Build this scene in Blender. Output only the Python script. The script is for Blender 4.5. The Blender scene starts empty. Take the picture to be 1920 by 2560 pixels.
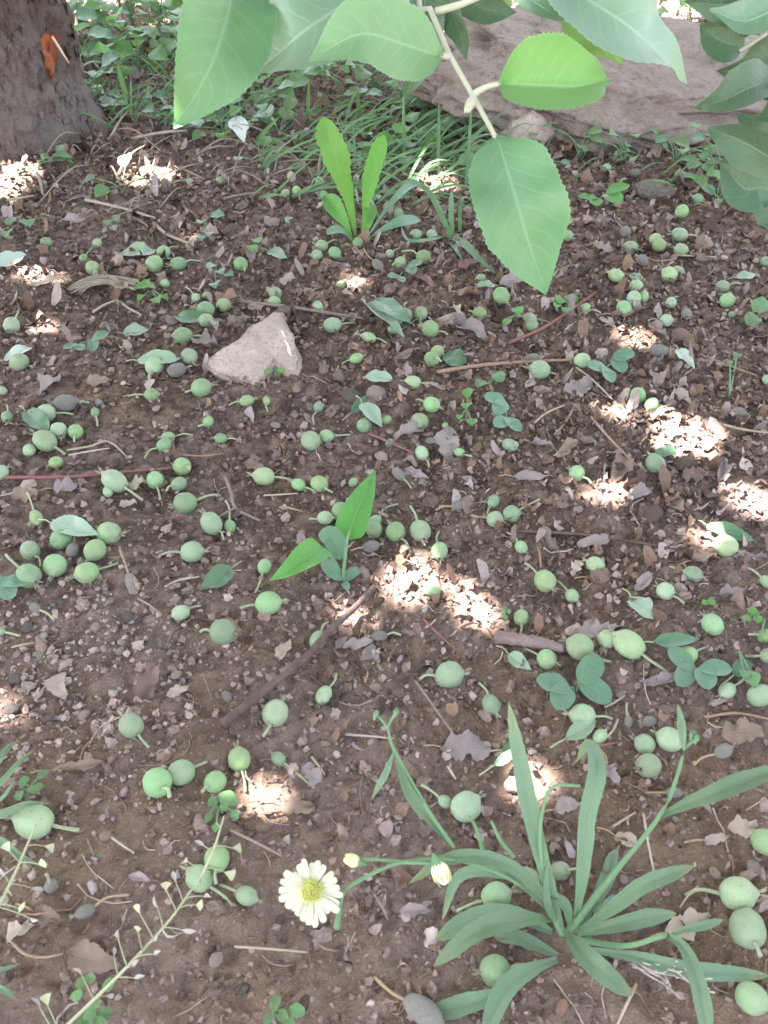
import bpy, math, random
import numpy as np
from mathutils import Vector, Matrix, Quaternion

random.seed(11)
rng = np.random.default_rng(11)
scene = bpy.context.scene
COL = scene.collection

# ------------------------------------------------------------------ camera
CAM_H = 0.49
PITCH = math.radians(40.7)
FPX = 2217.0                      # focal length in pixels of the 1920 x 2560 picture
cam_data = bpy.data.cameras.new('camera')
cam = bpy.data.objects.new('camera', cam_data)
COL.objects.link(cam)
cam.location = (0, 0, CAM_H)
cam.rotation_euler = (math.pi / 2 - PITCH, 0, 0)
cam_data.sensor_fit = 'VERTICAL'
cam_data.angle = 2 * math.atan(1280 / FPX)
cam_data.clip_start = 0.01
cam_data.clip_end = 500
cam_data.dof.use_dof = True
cam_data.dof.focus_distance = 0.85
cam_data.dof.aperture_fstop = 16.0
scene.camera = cam

# ------------------------------------------------------------------ light
SUN = Vector((-0.48, 0.06, 0.87)).normalized()      # towards the sun
world = bpy.data.worlds.new('World')
scene.world = world
world.use_nodes = True
wn = world.node_tree
bg = wn.nodes['Background']
sky = wn.nodes.new('ShaderNodeTexSky')
sky.sky_type = 'NISHITA'
sky.sun_disc = False
sky.sun_elevation = math.asin(SUN.z)
sky.sun_rotation = math.atan2(SUN.x, SUN.y)
sky.dust_density = 2.5
haze_white = wn.nodes.new('ShaderNodeHueSaturation')          # a whitish, hazy summer sky
haze_white.inputs['Saturation'].default_value = 0.36
wn.links.new(sky.outputs[0], haze_white.inputs['Color'])
wn.links.new(haze_white.outputs[0], bg.inputs[0])
bg.inputs[1].default_value = 0.05
sun_data = bpy.data.lights.new('sun', 'SUN')
sun_data.energy = 4.0
sun_data.angle = math.radians(0.55)
sun_data.color = (1.0, 0.92, 0.84)
sun = bpy.data.objects.new('sun', sun_data)
COL.objects.link(sun)
sun.rotation_euler = SUN.to_track_quat('Z', 'Y').to_euler()

# ------------------------------------------------------------------ output
scene.view_settings.view_transform = 'Standard'
scene.view_settings.look = 'None'
scene.view_settings.gamma = 1.0
scene.view_settings.exposure = 4.2
scene.view_settings.use_curve_mapping = False
scene.render.engine = 'CYCLES'
scene.cycles.use_denoising = True
scene.cycles.max_bounces = 7
scene.cycles.diffuse_bounces = 4
scene.cycles.glossy_bounces = 2
scene.cycles.transmission_bounces = 3
scene.cycles.caustics_reflective = False
scene.cycles.caustics_refractive = False
scene.cycles.filter_width = 1.5

# ------------------------------------------------------------------ maths
def _hash(ix, iy, seed):
    h = (ix.astype(np.int64) * 374761393 + iy.astype(np.int64) * 668265263 + seed * 1274126177) & 0xFFFFFFFF
    h = ((h ^ (h >> 13)) * 1274126177) & 0xFFFFFFFF
    h = h ^ (h >> 16)
    return (h & 0xFFFF) / 32767.5 - 1.0

def noise2(x, y, seed=0):
    x = np.asarray(x, float); y = np.asarray(y, float)
    ix = np.floor(x); iy = np.floor(y)
    fx = x - ix; fy = y - iy
    ux = fx * fx * fx * (fx * (fx * 6 - 15) + 10); uy = fy * fy * fy * (fy * (fy * 6 - 15) + 10)
    ix = ix.astype(np.int64); iy = iy.astype(np.int64)
    a = _hash(ix, iy, seed); b = _hash(ix + 1, iy, seed); c = _hash(ix, iy + 1, seed); d = _hash(ix + 1, iy + 1, seed)
    return (a * (1 - ux) + b * ux) * (1 - uy) + (c * (1 - ux) + d * ux) * uy

def gh(x, y):
    """lie of the land, metres"""
    x = np.asarray(x, float); y = np.asarray(y, float)
    fade = 1.0 / (1.0 + (np.hypot(x, y) / 6.0) ** 2)
    h = 0.014 * noise2(x * 2.1, y * 2.1, 1) + 0.007 * noise2(x * 6.3, y * 6.3, 2) + 0.0035 * noise2(x * 19, y * 19, 3)
    return h * fade

def _h1(ix, iy, seed):
    h = (ix * 374761393 + iy * 668265263 + seed * 1274126177) & 0xFFFFFFFF
    h = ((h ^ (h >> 13)) * 1274126177) & 0xFFFFFFFF
    h = h ^ (h >> 16)
    return (h & 0xFFFF) / 32767.5 - 1.0

def n2(x, y, seed=0):
    ix = math.floor(x); iy = math.floor(y); fx = x - ix; fy = y - iy
    ux = fx * fx * fx * (fx * (fx * 6 - 15) + 10); uy = fy * fy * fy * (fy * (fy * 6 - 15) + 10)
    return (_h1(ix, iy, seed) * (1 - ux) + _h1(ix + 1, iy, seed) * ux) * (1 - uy) + (_h1(ix, iy + 1, seed) * (1 - ux) + _h1(ix + 1, iy + 1, seed) * ux) * uy

def gh1(x, y):
    return (0.014 * n2(x * 2.1, y * 2.1, 1) + 0.007 * n2(x * 6.3, y * 6.3, 2) + 0.0035 * n2(x * 19, y * 19, 3)) / (1.0 + (math.hypot(x, y) / 6.0) ** 2)

CF = Vector((0, math.cos(PITCH), -math.sin(PITCH)))
CU = Vector((0, math.sin(PITCH), math.cos(PITCH)))
CR = Vector((1, 0, 0))
CP = Vector((0, 0, CAM_H))

def ray(px, py):
    return CF + CR * ((px - 960) / FPX) - CU * ((py - 1280) / FPX)

def ptd(px, py, depth):
    return CP + ray(px, py) * depth

def pt(px, py, h=0.0):
    """where the sight line through a place in the photograph meets the soil (or a level h above it)"""
    d = ray(px, py)
    g = 0.0
    for _ in range(5):
        t = (CAM_H - g - h) / -d.z
        p = CP + d * t
        g = gh1(p.x, p.y)
    return p

def depth_of(p):
    return (p - CP).dot(CF)

def mpp(p):
    return depth_of(p) / FPX

# ------------------------------------------------------------------ mesh helpers
def mesh_np(name, V, F, mat=None, smooth=True, uv=None, col=None):
    """V (n,3); F list of int arrays (m,3)/(m,4)"""
    me = bpy.data.meshes.new(name)
    V = np.asarray(V, np.float32)
    me.vertices.add(len(V)); me.vertices.foreach_set('co', V.ravel())
    F = [np.asarray(f, np.int32) for f in F if len(f)]
    loops = np.concatenate([f.ravel() for f in F])
    counts = np.concatenate([np.full(len(f), f.shape[1], np.int32) for f in F])
    starts = np.concatenate([[0], np.cumsum(counts)[:-1]]).astype(np.int32)
    me.loops.add(len(loops)); me.loops.foreach_set('vertex_index', loops)
    me.polygons.add(len(counts)); me.polygons.foreach_set('loop_start', starts); me.polygons.foreach_set('loop_total', counts)
    me.polygons.foreach_set('use_smooth', np.full(len(counts), bool(smooth)))
    if uv is not None:
        l = me.uv_layers.new(name='UVMap')
        l.data.foreach_set('uv', np.asarray(uv, np.float32)[loops].ravel())
    if col is not None:
        a = me.color_attributes.new('tint', 'FLOAT_COLOR', 'POINT')
        c = np.ones((len(V), 4), np.float32); c[:, :3] = col
        a.data.foreach_set('color', c.ravel())
    me.update(calc_edges=True)
    if mat is not None: me.materials.append(mat)
    return me

def obj(name, me, parent=None, matrix=None):
    o = bpy.data.objects.new(name, me)
    COL.objects.link(o)
    if parent is not None: o.parent = parent
    if matrix is not None: o.matrix_local = matrix
    return o

def tag(o, label=None, cat=None, group=None, kind=None):
    if label: o['label'] = label
    if cat: o['category'] = cat
    if group: o['group'] = group
    if kind: o['kind'] = kind
    return o

def empty(name, loc):
    o = bpy.data.objects.new(name, None)
    COL.objects.link(o); o.location = loc; o.empty_display_size = 0.01
    return o

class Geo:
    """collects pieces of one part"""
    def __init__(s): s.v = []; s.f3 = []; s.f4 = []; s.uv = []; s.n = 0
    def add(s, V, f3=None, f4=None, uv=None):
        V = np.asarray(V, float)
        if f3 is not None and len(f3): s.f3.append(np.asarray(f3, int) + s.n)
        if f4 is not None and len(f4): s.f4.append(np.asarray(f4, int) + s.n)
        s.v.append(V); s.uv.append(np.zeros((len(V), 2)) if uv is None else np.asarray(uv, float)); s.n += len(V)
        return s
    def mesh(s, name, mat, origin=(0, 0, 0), smooth=True):
        V = np.concatenate(s.v) - np.array(origin, float)
        F = []
        if s.f3: F.append(np.concatenate(s.f3))
        if s.f4: F.append(np.concatenate(s.f4))
        return mesh_np(name, V, F, mat, smooth, np.concatenate(s.uv))

def catmull(P, n):
    P = [np.array(p, float) for p in P]
    if len(P) == 2:
        return np.array([P[0] + (P[1] - P[0]) * t for t in np.linspace(0, 1, n)])
    Q = [2 * P[0] - P[1]] + P + [2 * P[-1] - P[-2]]
    seg = [np.linalg.norm(P[i + 1] - P[i]) for i in range(len(P) - 1)]
    cum = np.concatenate([[0], np.cumsum(seg)]); L = cum[-1]
    out = []
    for s in np.linspace(0, L, n):
        i = min(len(seg) - 1, max(0, int(np.searchsorted(cum, s, 'right') - 1)))
        t = (s - cum[i]) / max(seg[i], 1e-9)
        a, b, c, d = Q[i], Q[i + 1], Q[i + 2], Q[i + 3]
        out.append(0.5 * ((2 * b) + (c - a) * t + (2 * a - 5 * b + 4 * c - d) * t * t + (3 * b - a - 3 * c + d) * t ** 3))
    return np.array(out)

def norm(v):
    return v / (np.linalg.norm(v) + 1e-12)

def tube(P, r, sides=7, n=None, knob=0.0, seed=0):
    """tapered round tube along a spline; r a number, or a list interpolated along it"""
    n = n or max(4, 4 * (len(P) - 1) + 1)
    C = catmull(P, n)
    rr = np.interp(np.linspace(0, 1, n), np.linspace(0, 1, len(r)), r) if hasattr(r, '__len__') else np.full(n, r)
    rs = np.random.default_rng(abs(int(seed)))
    V = []; up = np.array([0.13, 0.21, 0.97])
    for i in range(n):
        T = norm(C[min(i + 1, n - 1)] - C[max(i - 1, 0)])
        A = up - T * up.dot(T)
        if np.linalg.norm(A) < 0.1: A = np.array([1.0, 0, 0]) - T * T[0]
        A = norm(A); B = np.cross(T, A)
        for k in range(sides):
            a = 2 * math.pi * k / sides
            q = rr[i] * (1 + knob * rs.uniform(-1, 1))
            V.append(C[i] + (A * math.cos(a) + B * math.sin(a)) * q)
    f4 = [[i * sides + k, i * sides + (k + 1) % sides, (i + 1) * sides + (k + 1) % sides, (i + 1) * sides + k]
          for i in range(n - 1) for k in range(sides)]
    V += [C[0], C[-1]]
    a0, a1 = n * sides, n * sides + 1
    f3 = [[a0, (k + 1) % sides, k] for k in range(sides)] + [[a1, (n - 1) * sides + k, (n - 1) * sides + (k + 1) % sides] for k in range(sides)]
    uv = [[(j % sides) / sides, (j // sides) / n] for j in range(n * sides)] + [[0, 0], [0, 1]]
    return np.array(V), f3, f4, uv

SHAPES = {
    'apple': ([0, .03, .1, .2, .32, .45, .58, .7, .8, .88, .94, 1], [.02, .22, .58, .85, .98, 1, .92, .72, .5, .3, .15, 0]),
    'acute': ([0, .03, .1, .2, .32, .45, .58, .7, .8, .88, .94, 1], [.02, .22, .58, .86, 1, .98, .83, .6, .4, .22, .1, 0]),
    'strap': ([0, .1, .3, .5, .7, .85, .95, 1], [.3, .42, .72, .95, 1, .78, .38, 0]),
    'spoon': ([0, .1, .3, .5, .7, .85, .95, 1], [.12, .16, .35, .75, 1, .9, .55, 0]),
    'oval': ([0, .05, .15, .3, .5, .7, .85, .95, 1], [.05, .4, .72, .93, 1, .93, .72, .42, 0]),
    'arrow': ([0, .03, .1, .22, .4, .6, .8, .93, 1], [.2, .75, .98, 1, .9, .68, .38, .14, 0]),
    'lance': ([0, .1, .3, .5, .7, .9, 1], [.15, .4, .85, 1, .75, .3, 0]),
    'grass': ([0, .1, .5, .8, 1], [.7, .9, 1, .6, 0]),
    'petal': ([0, .3, .7, .92, .97, 1], [.35, .7, 1, .95, .8, .55]),
    'pod': ([0, .2, .5, .8, .93, 1], [.02, .25, .6, 1, .95, .35]),
}

def ribbon(P, W, nh, shape='apple', fold=(0, 0), cup=0.0, nv=18, nu=6, serr=0.0, wave=0.0, twist=0.0, seed=0, torn=0.0):
    """a leaf blade: midrib spline P, half width W, normal hint nh; fold = lift of each half in degrees"""
    C = catmull(P, nv)
    tt = np.linspace(0, 1, nv)
    ws = np.interp(tt, *SHAPES[shape]) * W
    rs = np.random.default_rng(abs(int(seed)))
    ph = rs.uniform(0, 6.28, 4)
    nh = norm(np.array(nh, float))
    V = []; UV = []
    for i in range(nv):
        T = norm(C[min(i + 1, nv - 1)] - C[max(i - 1, 0)])
        N = norm(nh - T * nh.dot(T)); B = np.cross(T, N)
        if twist:
            a = math.radians(twist) * tt[i]
            N, B = N * math.cos(a) + B * math.sin(a), B * math.cos(a) - N * math.sin(a)
        for j in range(nu + 1):
            u = -1 + 2 * j / nu
            w = ws[i] * abs(u)
            if abs(u) == 1 and serr: w *= 1 + (serr if i % 2 else -serr)
            if torn: w *= 1 + torn * n2(tt[i] * 5.5 + (40 if u < 0 else 0), seed * 1.7, 8) + torn * .5 * n2(tt[i] * 14 + (40 if u < 0 else 0), seed * 2.3, 9)
            fl = math.radians(fold[0] if u < 0 else fold[1])
            off = B * math.copysign(1, u) * w * math.cos(fl) + N * w * math.sin(fl) if u else np.zeros(3)
            z = cup * W * (u * u - 0.3) * ws[i] / max(W, 1e-9)
            z += wave * W * abs(u) * (math.sin(9 * tt[i] + ph[0] + (1.3 if u > 0 else 0)) * 0.6 + math.sin(17 * tt[i] + ph[1] + u) * 0.4)
            z += wave * W * 0.5 * math.sin(5 * tt[i] + ph[2]) * (1 - abs(u))
            V.append(C[i] + off + N * z)
            UV.append([(u + 1) / 2, tt[i]])
    k = nu + 1
    f4 = [[i * k + j, i * k + j + 1, (i + 1) * k + j + 1, (i + 1) * k + j] for i in range(nv - 1) for j in range(nu)]
    return np.array(V), None, f4, UV

def ico(sub=1):
    t = (1 + 5 ** .5) / 2
    V = [(-1, t, 0), (1, t, 0), (-1, -t, 0), (1, -t, 0), (0, -1, t), (0, 1, t), (0, -1, -t), (0, 1, -t), (t, 0, -1), (t, 0, 1), (-t, 0, -1), (-t, 0, 1)]
    V = [norm(np.array(v, float)) for v in V]
    F = [(0, 11, 5), (0, 5, 1), (0, 1, 7), (0, 7, 10), (0, 10, 11), (1, 5, 9), (5, 11, 4), (11, 10, 2), (10, 7, 6), (7, 1, 8),
         (3, 9, 4), (3, 4, 2), (3, 2, 6), (3, 6, 8), (3, 8, 9), (4, 9, 5), (2, 4, 11), (6, 2, 10), (8, 6, 7), (9, 8, 1)]
    for _ in range(sub):
        mid = {}; G = []
        def m(a, b):
            key = (min(a, b), max(a, b))
            if key not in mid:
                mid[key] = len(V); V.append(norm(V[a] + V[b]))
            return mid[key]
        for a, b, c in F:
            ab, bc, ca = m(a, b), m(b, c), m(c, a)
            G += [(a, ab, ca), (b, bc, ab), (c, ca, bc), (ab, bc, ca)]
        F = G
    return np.array(V), np.array(F)

def noise3(P, s, seed=0):
    P = np.asarray(P, float) * s
    return (noise2(P[:, 0] + 3.1 * P[:, 2], P[:, 1] - 2.3 * P[:, 2], seed) + noise2(P[:, 1] + 7.7, P[:, 2] + 1.7 * P[:, 0], seed + 5)
            + noise2(P[:, 2] - 4.2, P[:, 0] - 1.9 * P[:, 1], seed + 9)) / 3

def rand_rot(n, g=rng):
    q = g.normal(size=(n, 4)); q /= np.linalg.norm(q, axis=1)[:, None]
    w, x, y, z = q.T
    return np.stack([np.stack([1 - 2 * (y * y + z * z), 2 * (x * y - z * w), 2 * (x * z + y * w)], -1),
                     np.stack([2 * (x * y + z * w), 1 - 2 * (x * x + z * z), 2 * (y * z - x * w)], -1),
                     np.stack([2 * (x * z - y * w), 2 * (y * z + x * w), 1 - 2 * (x * x + y * y)], -1)], 1)

# ------------------------------------------------------------------ materials
def srgb(r, g, b):
    f = lambda c: (c / 255) / 12.92 if c <= 10 else (((c / 255) + .055) / 1.055) ** 2.4
    return (f(r), f(g), f(b))

class M:
    def __init__(s, name):
        s.m = bpy.data.materials.new(name); s.m.use_nodes = True
        s.t = s.m.node_tree; s.n = s.t.nodes; s.b = s.n['Principled BSDF']
        s.out = s.n['Material Output']
    def node(s, kind, **kw):
        n = s.n.new(kind)
        for k, v in kw.items():
            if k.startswith('i_'):
                key = k[2:]
                n.inputs[int(key) if key.isdigit() else key].default_value = v
            else: setattr(n, k, v)
        return n
    def link(s, a, b): s.t.links.new(a, b); return s
    def coord(s, which='Object'):
        return s.node('ShaderNodeTexCoord').outputs[which]
    def noise(s, vec, scale, detail=4, rough=.6, dist=0):
        n = s.node('ShaderNodeTexNoise'); n.inputs['Scale'].default_value = scale; n.inputs['Detail'].default_value = detail
        n.inputs['Roughness'].default_value = rough; n.inputs['Distortion'].default_value = dist
        if vec is not None: s.link(vec, n.inputs['Vector'])
        return n.outputs['Fac']
    def ramp(s, fac, stops):
        r = s.node('ShaderNodeValToRGB')
        e = r.color_ramp.elements
        while len(e) < len(stops): e.new(0.5)
        for el, (p, c) in zip(e, stops):
            el.position = p; el.color = (*c, 1) if len(c) == 3 else c
        s.link(fac, r.inputs['Fac']); return r.outputs['Color']
    def mix(s, fac, a, b, mode='MIX'):
        n = s.node('ShaderNodeMix', data_type='RGBA', blend_type=mode)
        for sock, val in ((n.inputs[0], fac), (n.inputs[6], a), (n.inputs[7], b)):
            if isinstance(val, (int, float)): sock.default_value = val
            elif isinstance(val, tuple): sock.default_value = (*val, 1)
            else: s.link(val, sock)
        return n.outputs[2]
    def math(s, op, a, b=None, c=None):
        n = s.node('ShaderNodeMath', operation=op)
        for k, v in enumerate((a, b, c)):
            if v is None: continue
            if isinstance(v, (int, float)): n.inputs[k].default_value = v
            else: s.link(v, n.inputs[k])
        return n.outputs[0]
    def bump(s, h, strength=.5, dist=.001, prev=None):
        n = s.node('ShaderNodeBump'); n.inputs['Strength'].default_value = strength; n.inputs['Distance'].default_value = dist
        s.link(h, n.inputs['Height'])
        if prev is not None: s.link(prev, n.inputs['Normal'])
        return n.outputs['Normal']
    def done(s, color=None, rough=.8, normal=None, spec=.3, sheen=0):
        if color is not None:
            if isinstance(color, tuple): s.b.inputs['Base Color'].default_value = (*color, 1)
            else: s.link(color, s.b.inputs['Base Color'])
        s.b.inputs['Roughness'].default_value = rough
        s.b.inputs['Specular IOR Level'].default_value = spec
        if sheen:
            s.b.inputs['Sheen Weight'].default_value = sheen
            s.b.inputs['Sheen Roughness'].default_value = .6
        if normal is not None: s.link(normal, s.b.inputs['Normal'])
        return s.m

def rnd(m):
    return m.node('ShaderNodeObjectInfo').outputs['Random']

def hsv(m, col, h=.5, s=1., v=1.):
    n = m.node('ShaderNodeHueSaturation')
    for key, val in (('Hue', h), ('Saturation', s), ('Value', v)):
        if isinstance(val, (int, float)): n.inputs[key].default_value = val
        else: m.link(val, n.inputs[key])
    m.link(col, n.inputs['Color']); return n.outputs['Color']

def leaf_material(name, ca, cb, vein, veins=8, slope=.55, rough=.5, trans=.3, tcol=None, sheen=.15, spec=.35, vary=.12, spots=0.0, mottle=9, grainy=.2, tip=0.0):
    m = M(name)
    uv = m.coord('UV')
    sep = m.node('ShaderNodeSeparateXYZ'); m.link(uv, sep.inputs[0])
    au = m.math('ABSOLUTE', m.math('MULTIPLY_ADD', sep.outputs[0], 2.0, -1.0))
    wob = m.noise(uv, 2.3, 2)
    ph = m.math('FRACT', m.math('MULTIPLY', m.math('ADD', m.math('SUBTRACT', sep.outputs[1], m.math('MULTIPLY', m.math('POWER', au, 1.25), slope / 2.4)), m.math('MULTIPLY', wob, .13)), float(veins)))
    d = m.math('ABSOLUTE', m.math('SUBTRACT', ph, 0.5))
    side = m.math('MULTIPLY', m.math('SMOOTH_MIN', m.math('MAXIMUM', m.math('SUBTRACT', 1.0, m.math('MULTIPLY', d, 9.0)), 0.0), 1.0, .1), m.math('MULTIPLY_ADD', au, -.3, .44))
    rib = m.math('MAXIMUM', m.math('SUBTRACT', 1.0, m.math('MULTIPLY', au, 16.0)), 0.0)
    v = m.math('MAXIMUM', side, rib)
    oc = m.coord('Object')
    blot = m.noise(oc, mottle * 10, 3)
    fine = m.noise(oc, 900, 3, .7)
    c = m.mix(m.ramp(blot, [(.3, (0, 0, 0)), (.7, (1, 1, 1))]), ca, cb)
    c = m.mix(m.math('MULTIPLY', v, .6 if veins else .4), c, vein)
    c = m.mix(m.math('MULTIPLY', fine, grainy), c, vein)
    rim = m.math('MAXIMUM', m.math('MULTIPLY_ADD', au, 22.0, -21.0), 0.0)            # pale downy margin
    c = m.mix(m.math('MULTIPLY', rim, .45), c, vein)
    if tip:                                                       # dry yellowed leaf tips
        ty = m.math('MULTIPLY', m.math('MAXIMUM', m.math('MULTIPLY_ADD', m.math('ADD', sep.outputs[1], m.math('MULTIPLY', blot, .16)), 9.0, -8.3), 0.0), tip)
        c = m.mix(m.math('MINIMUM', ty, 1.0), c, (.30, .25, .11))
    if spots:
        sp = m.ramp(m.noise(oc, 160, 2), [(.66, (0, 0, 0)), (.74, (1, 1, 1))])
        c = m.mix(m.math('MULTIPLY', sp, spots), c, srgb(110, 90, 70))
    c = hsv(m, c, m.math('MULTIPLY_ADD', rnd(m), .03, .485), 1.0, m.math('MULTIPLY_ADD', rnd(m), vary * 2, 1 - vary))
    nrm = m.bump(m.math('ADD', m.math('MULTIPLY', v, -1.0), m.math('MULTIPLY', fine, .35)), .55, .0006)
    m.done(c, rough, nrm, spec, sheen)
    if trans:
        tr = m.node('ShaderNodeBsdfTranslucent')
        tc = m.mix(.55, c, tcol or srgb(150, 200, 60)); m.link(tc, tr.inputs['Color'])
        mx = m.node('ShaderNodeMixShader'); mx.inputs[0].default_value = trans
        m.link(m.b.outputs[0], mx.inputs[1]); m.link(tr.outputs[0], mx.inputs[2]); m.link(mx.outputs[0], m.out.inputs['Surface'])
    return m.m

def plain(name, ca, cb, scale=60, rough=.85, bump=.4, bdist=.001, spec=.25, vary=.1, sheen=0, bscale=None):
    m = M(name)
    oc = m.coord('Object')
    n = m.noise(oc, scale, 5, .65)
    c = m.mix(m.ramp(n, [(.32, (0, 0, 0)), (.68, (1, 1, 1))]), ca, cb)
    c = hsv(m, c, .5, 1., m.math('MULTIPLY_ADD', rnd(m), vary * 2, 1 - vary))
    nb = m.noise(oc, bscale or scale * 4, 4, .7)
    return m.done(c, rough, m.bump(nb, bump, bdist), spec, sheen)

# ------------------------------------------------------------------ the soil
BROWN, GREYP, LIGHT, DARK = (.215, .142, .11), (.265, .203, .187), (.43, .352, .32), (.055, .037, .031)

def soil_material():
    m = M('soil')
    oc = m.coord('Object')
    big = m.noise(oc, 5.5, 4, .6, .4)
    mid = m.noise(oc, 60, 5, .7)
    grain = m.noise(oc, 420, 4, .75)
    c = m.mix(m.ramp(big, [(.38, (0, 0, 0)), (.62, (1, 1, 1))]), (.222, .155, .115), (.262, .195, .175))
    # crevice shade between the litter painted as dark patches, fainter near the viewer
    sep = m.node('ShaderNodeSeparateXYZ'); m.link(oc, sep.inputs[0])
    shade_fade = m.node('ShaderNodeMapRange'); m.link(sep.outputs[1], shade_fade.inputs['Value'])
    for k_, v_ in (('From Min', .25), ('From Max', .6), ('To Min', .25), ('To Max', .9)): shade_fade.inputs[k_].default_value = v_
    crevice_shade = m.math('MULTIPLY', m.ramp(mid, [(.40, (1, 1, 1)), (.62, (0, 0, 0))]), shade_fade.outputs[0])
    c = m.mix(crevice_shade, c, (.075, .05, .045))
    c = m.mix(m.ramp(grain, [(.56, (0, 0, 0)), (.72, (1, 1, 1))]), c, (.36, .275, .245))
    n1 = m.bump(mid, .8, .006)
    n2 = m.bump(grain, .9, .002, n1)
    return m.done(c, .95, n2, .12)

def tint_material(name, rough=.92, spec=.15, nscale=500, trans=0):
    m = M(name)
    a = m.node('ShaderNodeAttribute', attribute_name='tint')
    oc = m.coord('Object')
    n = m.noise(oc, nscale, 3, .7)
    c = hsv(m, a.outputs['Color'], .5, 1., m.math('MULTIPLY_ADD', n, 1.0, .5))
    m.done(c, rough, m.bump(n, .7, .0008), spec)
    return m.m

def axis(parts):
    out = []
    for a, b, n in parts: out += list(np.linspace(a, b, n, endpoint=False))
    return np.array(out + [parts[-1][1]])

def geo_axis(a, b, n):
    return np.concatenate([a + (b - a) * (np.linspace(0, 1, n + 1)[1:]) ** 3.2])

xs = axis([(-1.35, -.55, 105), (-.55, .55, 320), (.55, 1.35, 105)])
xs = np.concatenate([geo_axis(-1.35, -120, 26)[::-1], xs, geo_axis(1.35, 120, 26)])
ys = axis([(-.6, .02, 40), (.02, .9, 265), (.9, 2.6, 290)])
ys = np.concatenate([geo_axis(-.6, -120, 24)[::-1], ys, geo_axis(2.6, 140, 28)])
GX, GY = np.meshgrid(xs, ys)
near = np.exp(-(np.maximum(np.hypot(GX, GY) - 2.6, 0)) ** 2)

def fine(x, y):
    a = noise2(x * 48, y * 48, 21); b = noise2(x * 115, y * 115, 22); c = noise2(x * 270, y * 270, 23)
    return .0030 * a + .0040 * np.abs(b) + .0022 * c - .0024
GZ = gh(GX, GY) + fine(GX, GY) * near
nx, ny = len(xs), len(ys)
idx = np.arange(nx * ny).reshape(ny, nx)
q = np.stack([idx[:-1, :-1], idx[:-1, 1:], idx[1:, 1:], idx[1:, :-1]], -1).reshape(-1, 4)
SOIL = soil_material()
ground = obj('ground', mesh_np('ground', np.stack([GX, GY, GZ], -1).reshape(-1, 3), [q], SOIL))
tag(ground, 'bare brown crumbly orchard soil', kind='structure')

def spread(n, y0=.05, y1=2.7, wide=1.25):
    """places on the soil, thinning out with distance"""
    k = .35
    u = rng.random(n)
    y = (k + y0) * ((k + y1) / (k + y0)) ** u - k
    x = rng.uniform(-1, 1, n) * (.26 + .40 * y) * (wide - .1 + .9 * rng.random(n) ** 2.5)
    return x, y

GREY_SPOT = pt(170, 1700)
def soil_tint(x, y, n):
    w = rng.random((n, 4)) ** 2.2
    w[:, 3] *= .55 + .75 * np.clip((y - .3) * 3, 0, 1); w[:, 2] *= .15 + .5 * np.clip((y - .3) * 3, 0, 1)
    g = np.exp(-((x - GREY_SPOT.x) ** 2 + (y - GREY_SPOT.y) ** 2) / .016)
    w[:, 1] *= 1 + 7 * g
    w /= w.sum(1)[:, None]
    c = w @ np.array([BROWN, GREYP, LIGHT, DARK])
    return c * rng.uniform(.65, 1.3, (n, 1)) * (1 + .5 * g[:, None])

def build_crumbs(name, n, smin, smax, sub, power, mat, squash=(.5, 1.0), sink=.15):
    bv, bf = ico(sub)
    x, y = spread(n)
    s = smin * (smax / smin) ** (rng.random(n) ** power)
    s *= np.clip(.42 + .75 * y, .5, 1.5)
    nvar = 10
    base = []
    for k in range(nvar):
        d = 1 + .5 * noise3(bv, 1.6, 40 + k) * 2 + .45 * noise3(bv, 4.1, 70 + k)
        base.append(bv * d[:, None] * rng.uniform([.75, .75, squash[0]], [1.25, 1.25, squash[1]]))
    base = np.array(base)
    var = rng.integers(0, nvar, n)
    R = rand_rot(n)
    B = np.einsum('nij,nvj->nvi', R, base[var])
    # lay flat-ish
    B[:, :, 2] *= rng.uniform(.55, .95, n)[:, None]
    V = B * (s / 2)[:, None, None]
    z = gh(x, y) + fine(x, y) - V[:, :, 2].min(1) * (1 - 2 * sink) 
    V += np.stack([x, y, z], -1)[:, None, :]
    F = bf[None] + (np.arange(n) * len(bv))[:, None, None]
    col = np.repeat(soil_tint(x, y, n), len(bv), 0)
    o = obj(name, mesh_np(name, V.reshape(-1, 3), [F.reshape(-1, 3)], mat, False, None, col))
    return o

CRUMB = tint_material('soil_crumbs')
tag(build_crumbs('soil_crumbs', 42000, .0016, .0085, 0, 1.5, CRUMB), 'fine brown and grey soil crumbs covering the ground', 'soil', kind='stuff')
tag(build_crumbs('soil_clods', 3000, .006, .02, 1, 2.2, CRUMB, (.4, .8), .36), 'lumpy brown soil clods lying all over the ground', 'soil', kind='stuff')

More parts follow.
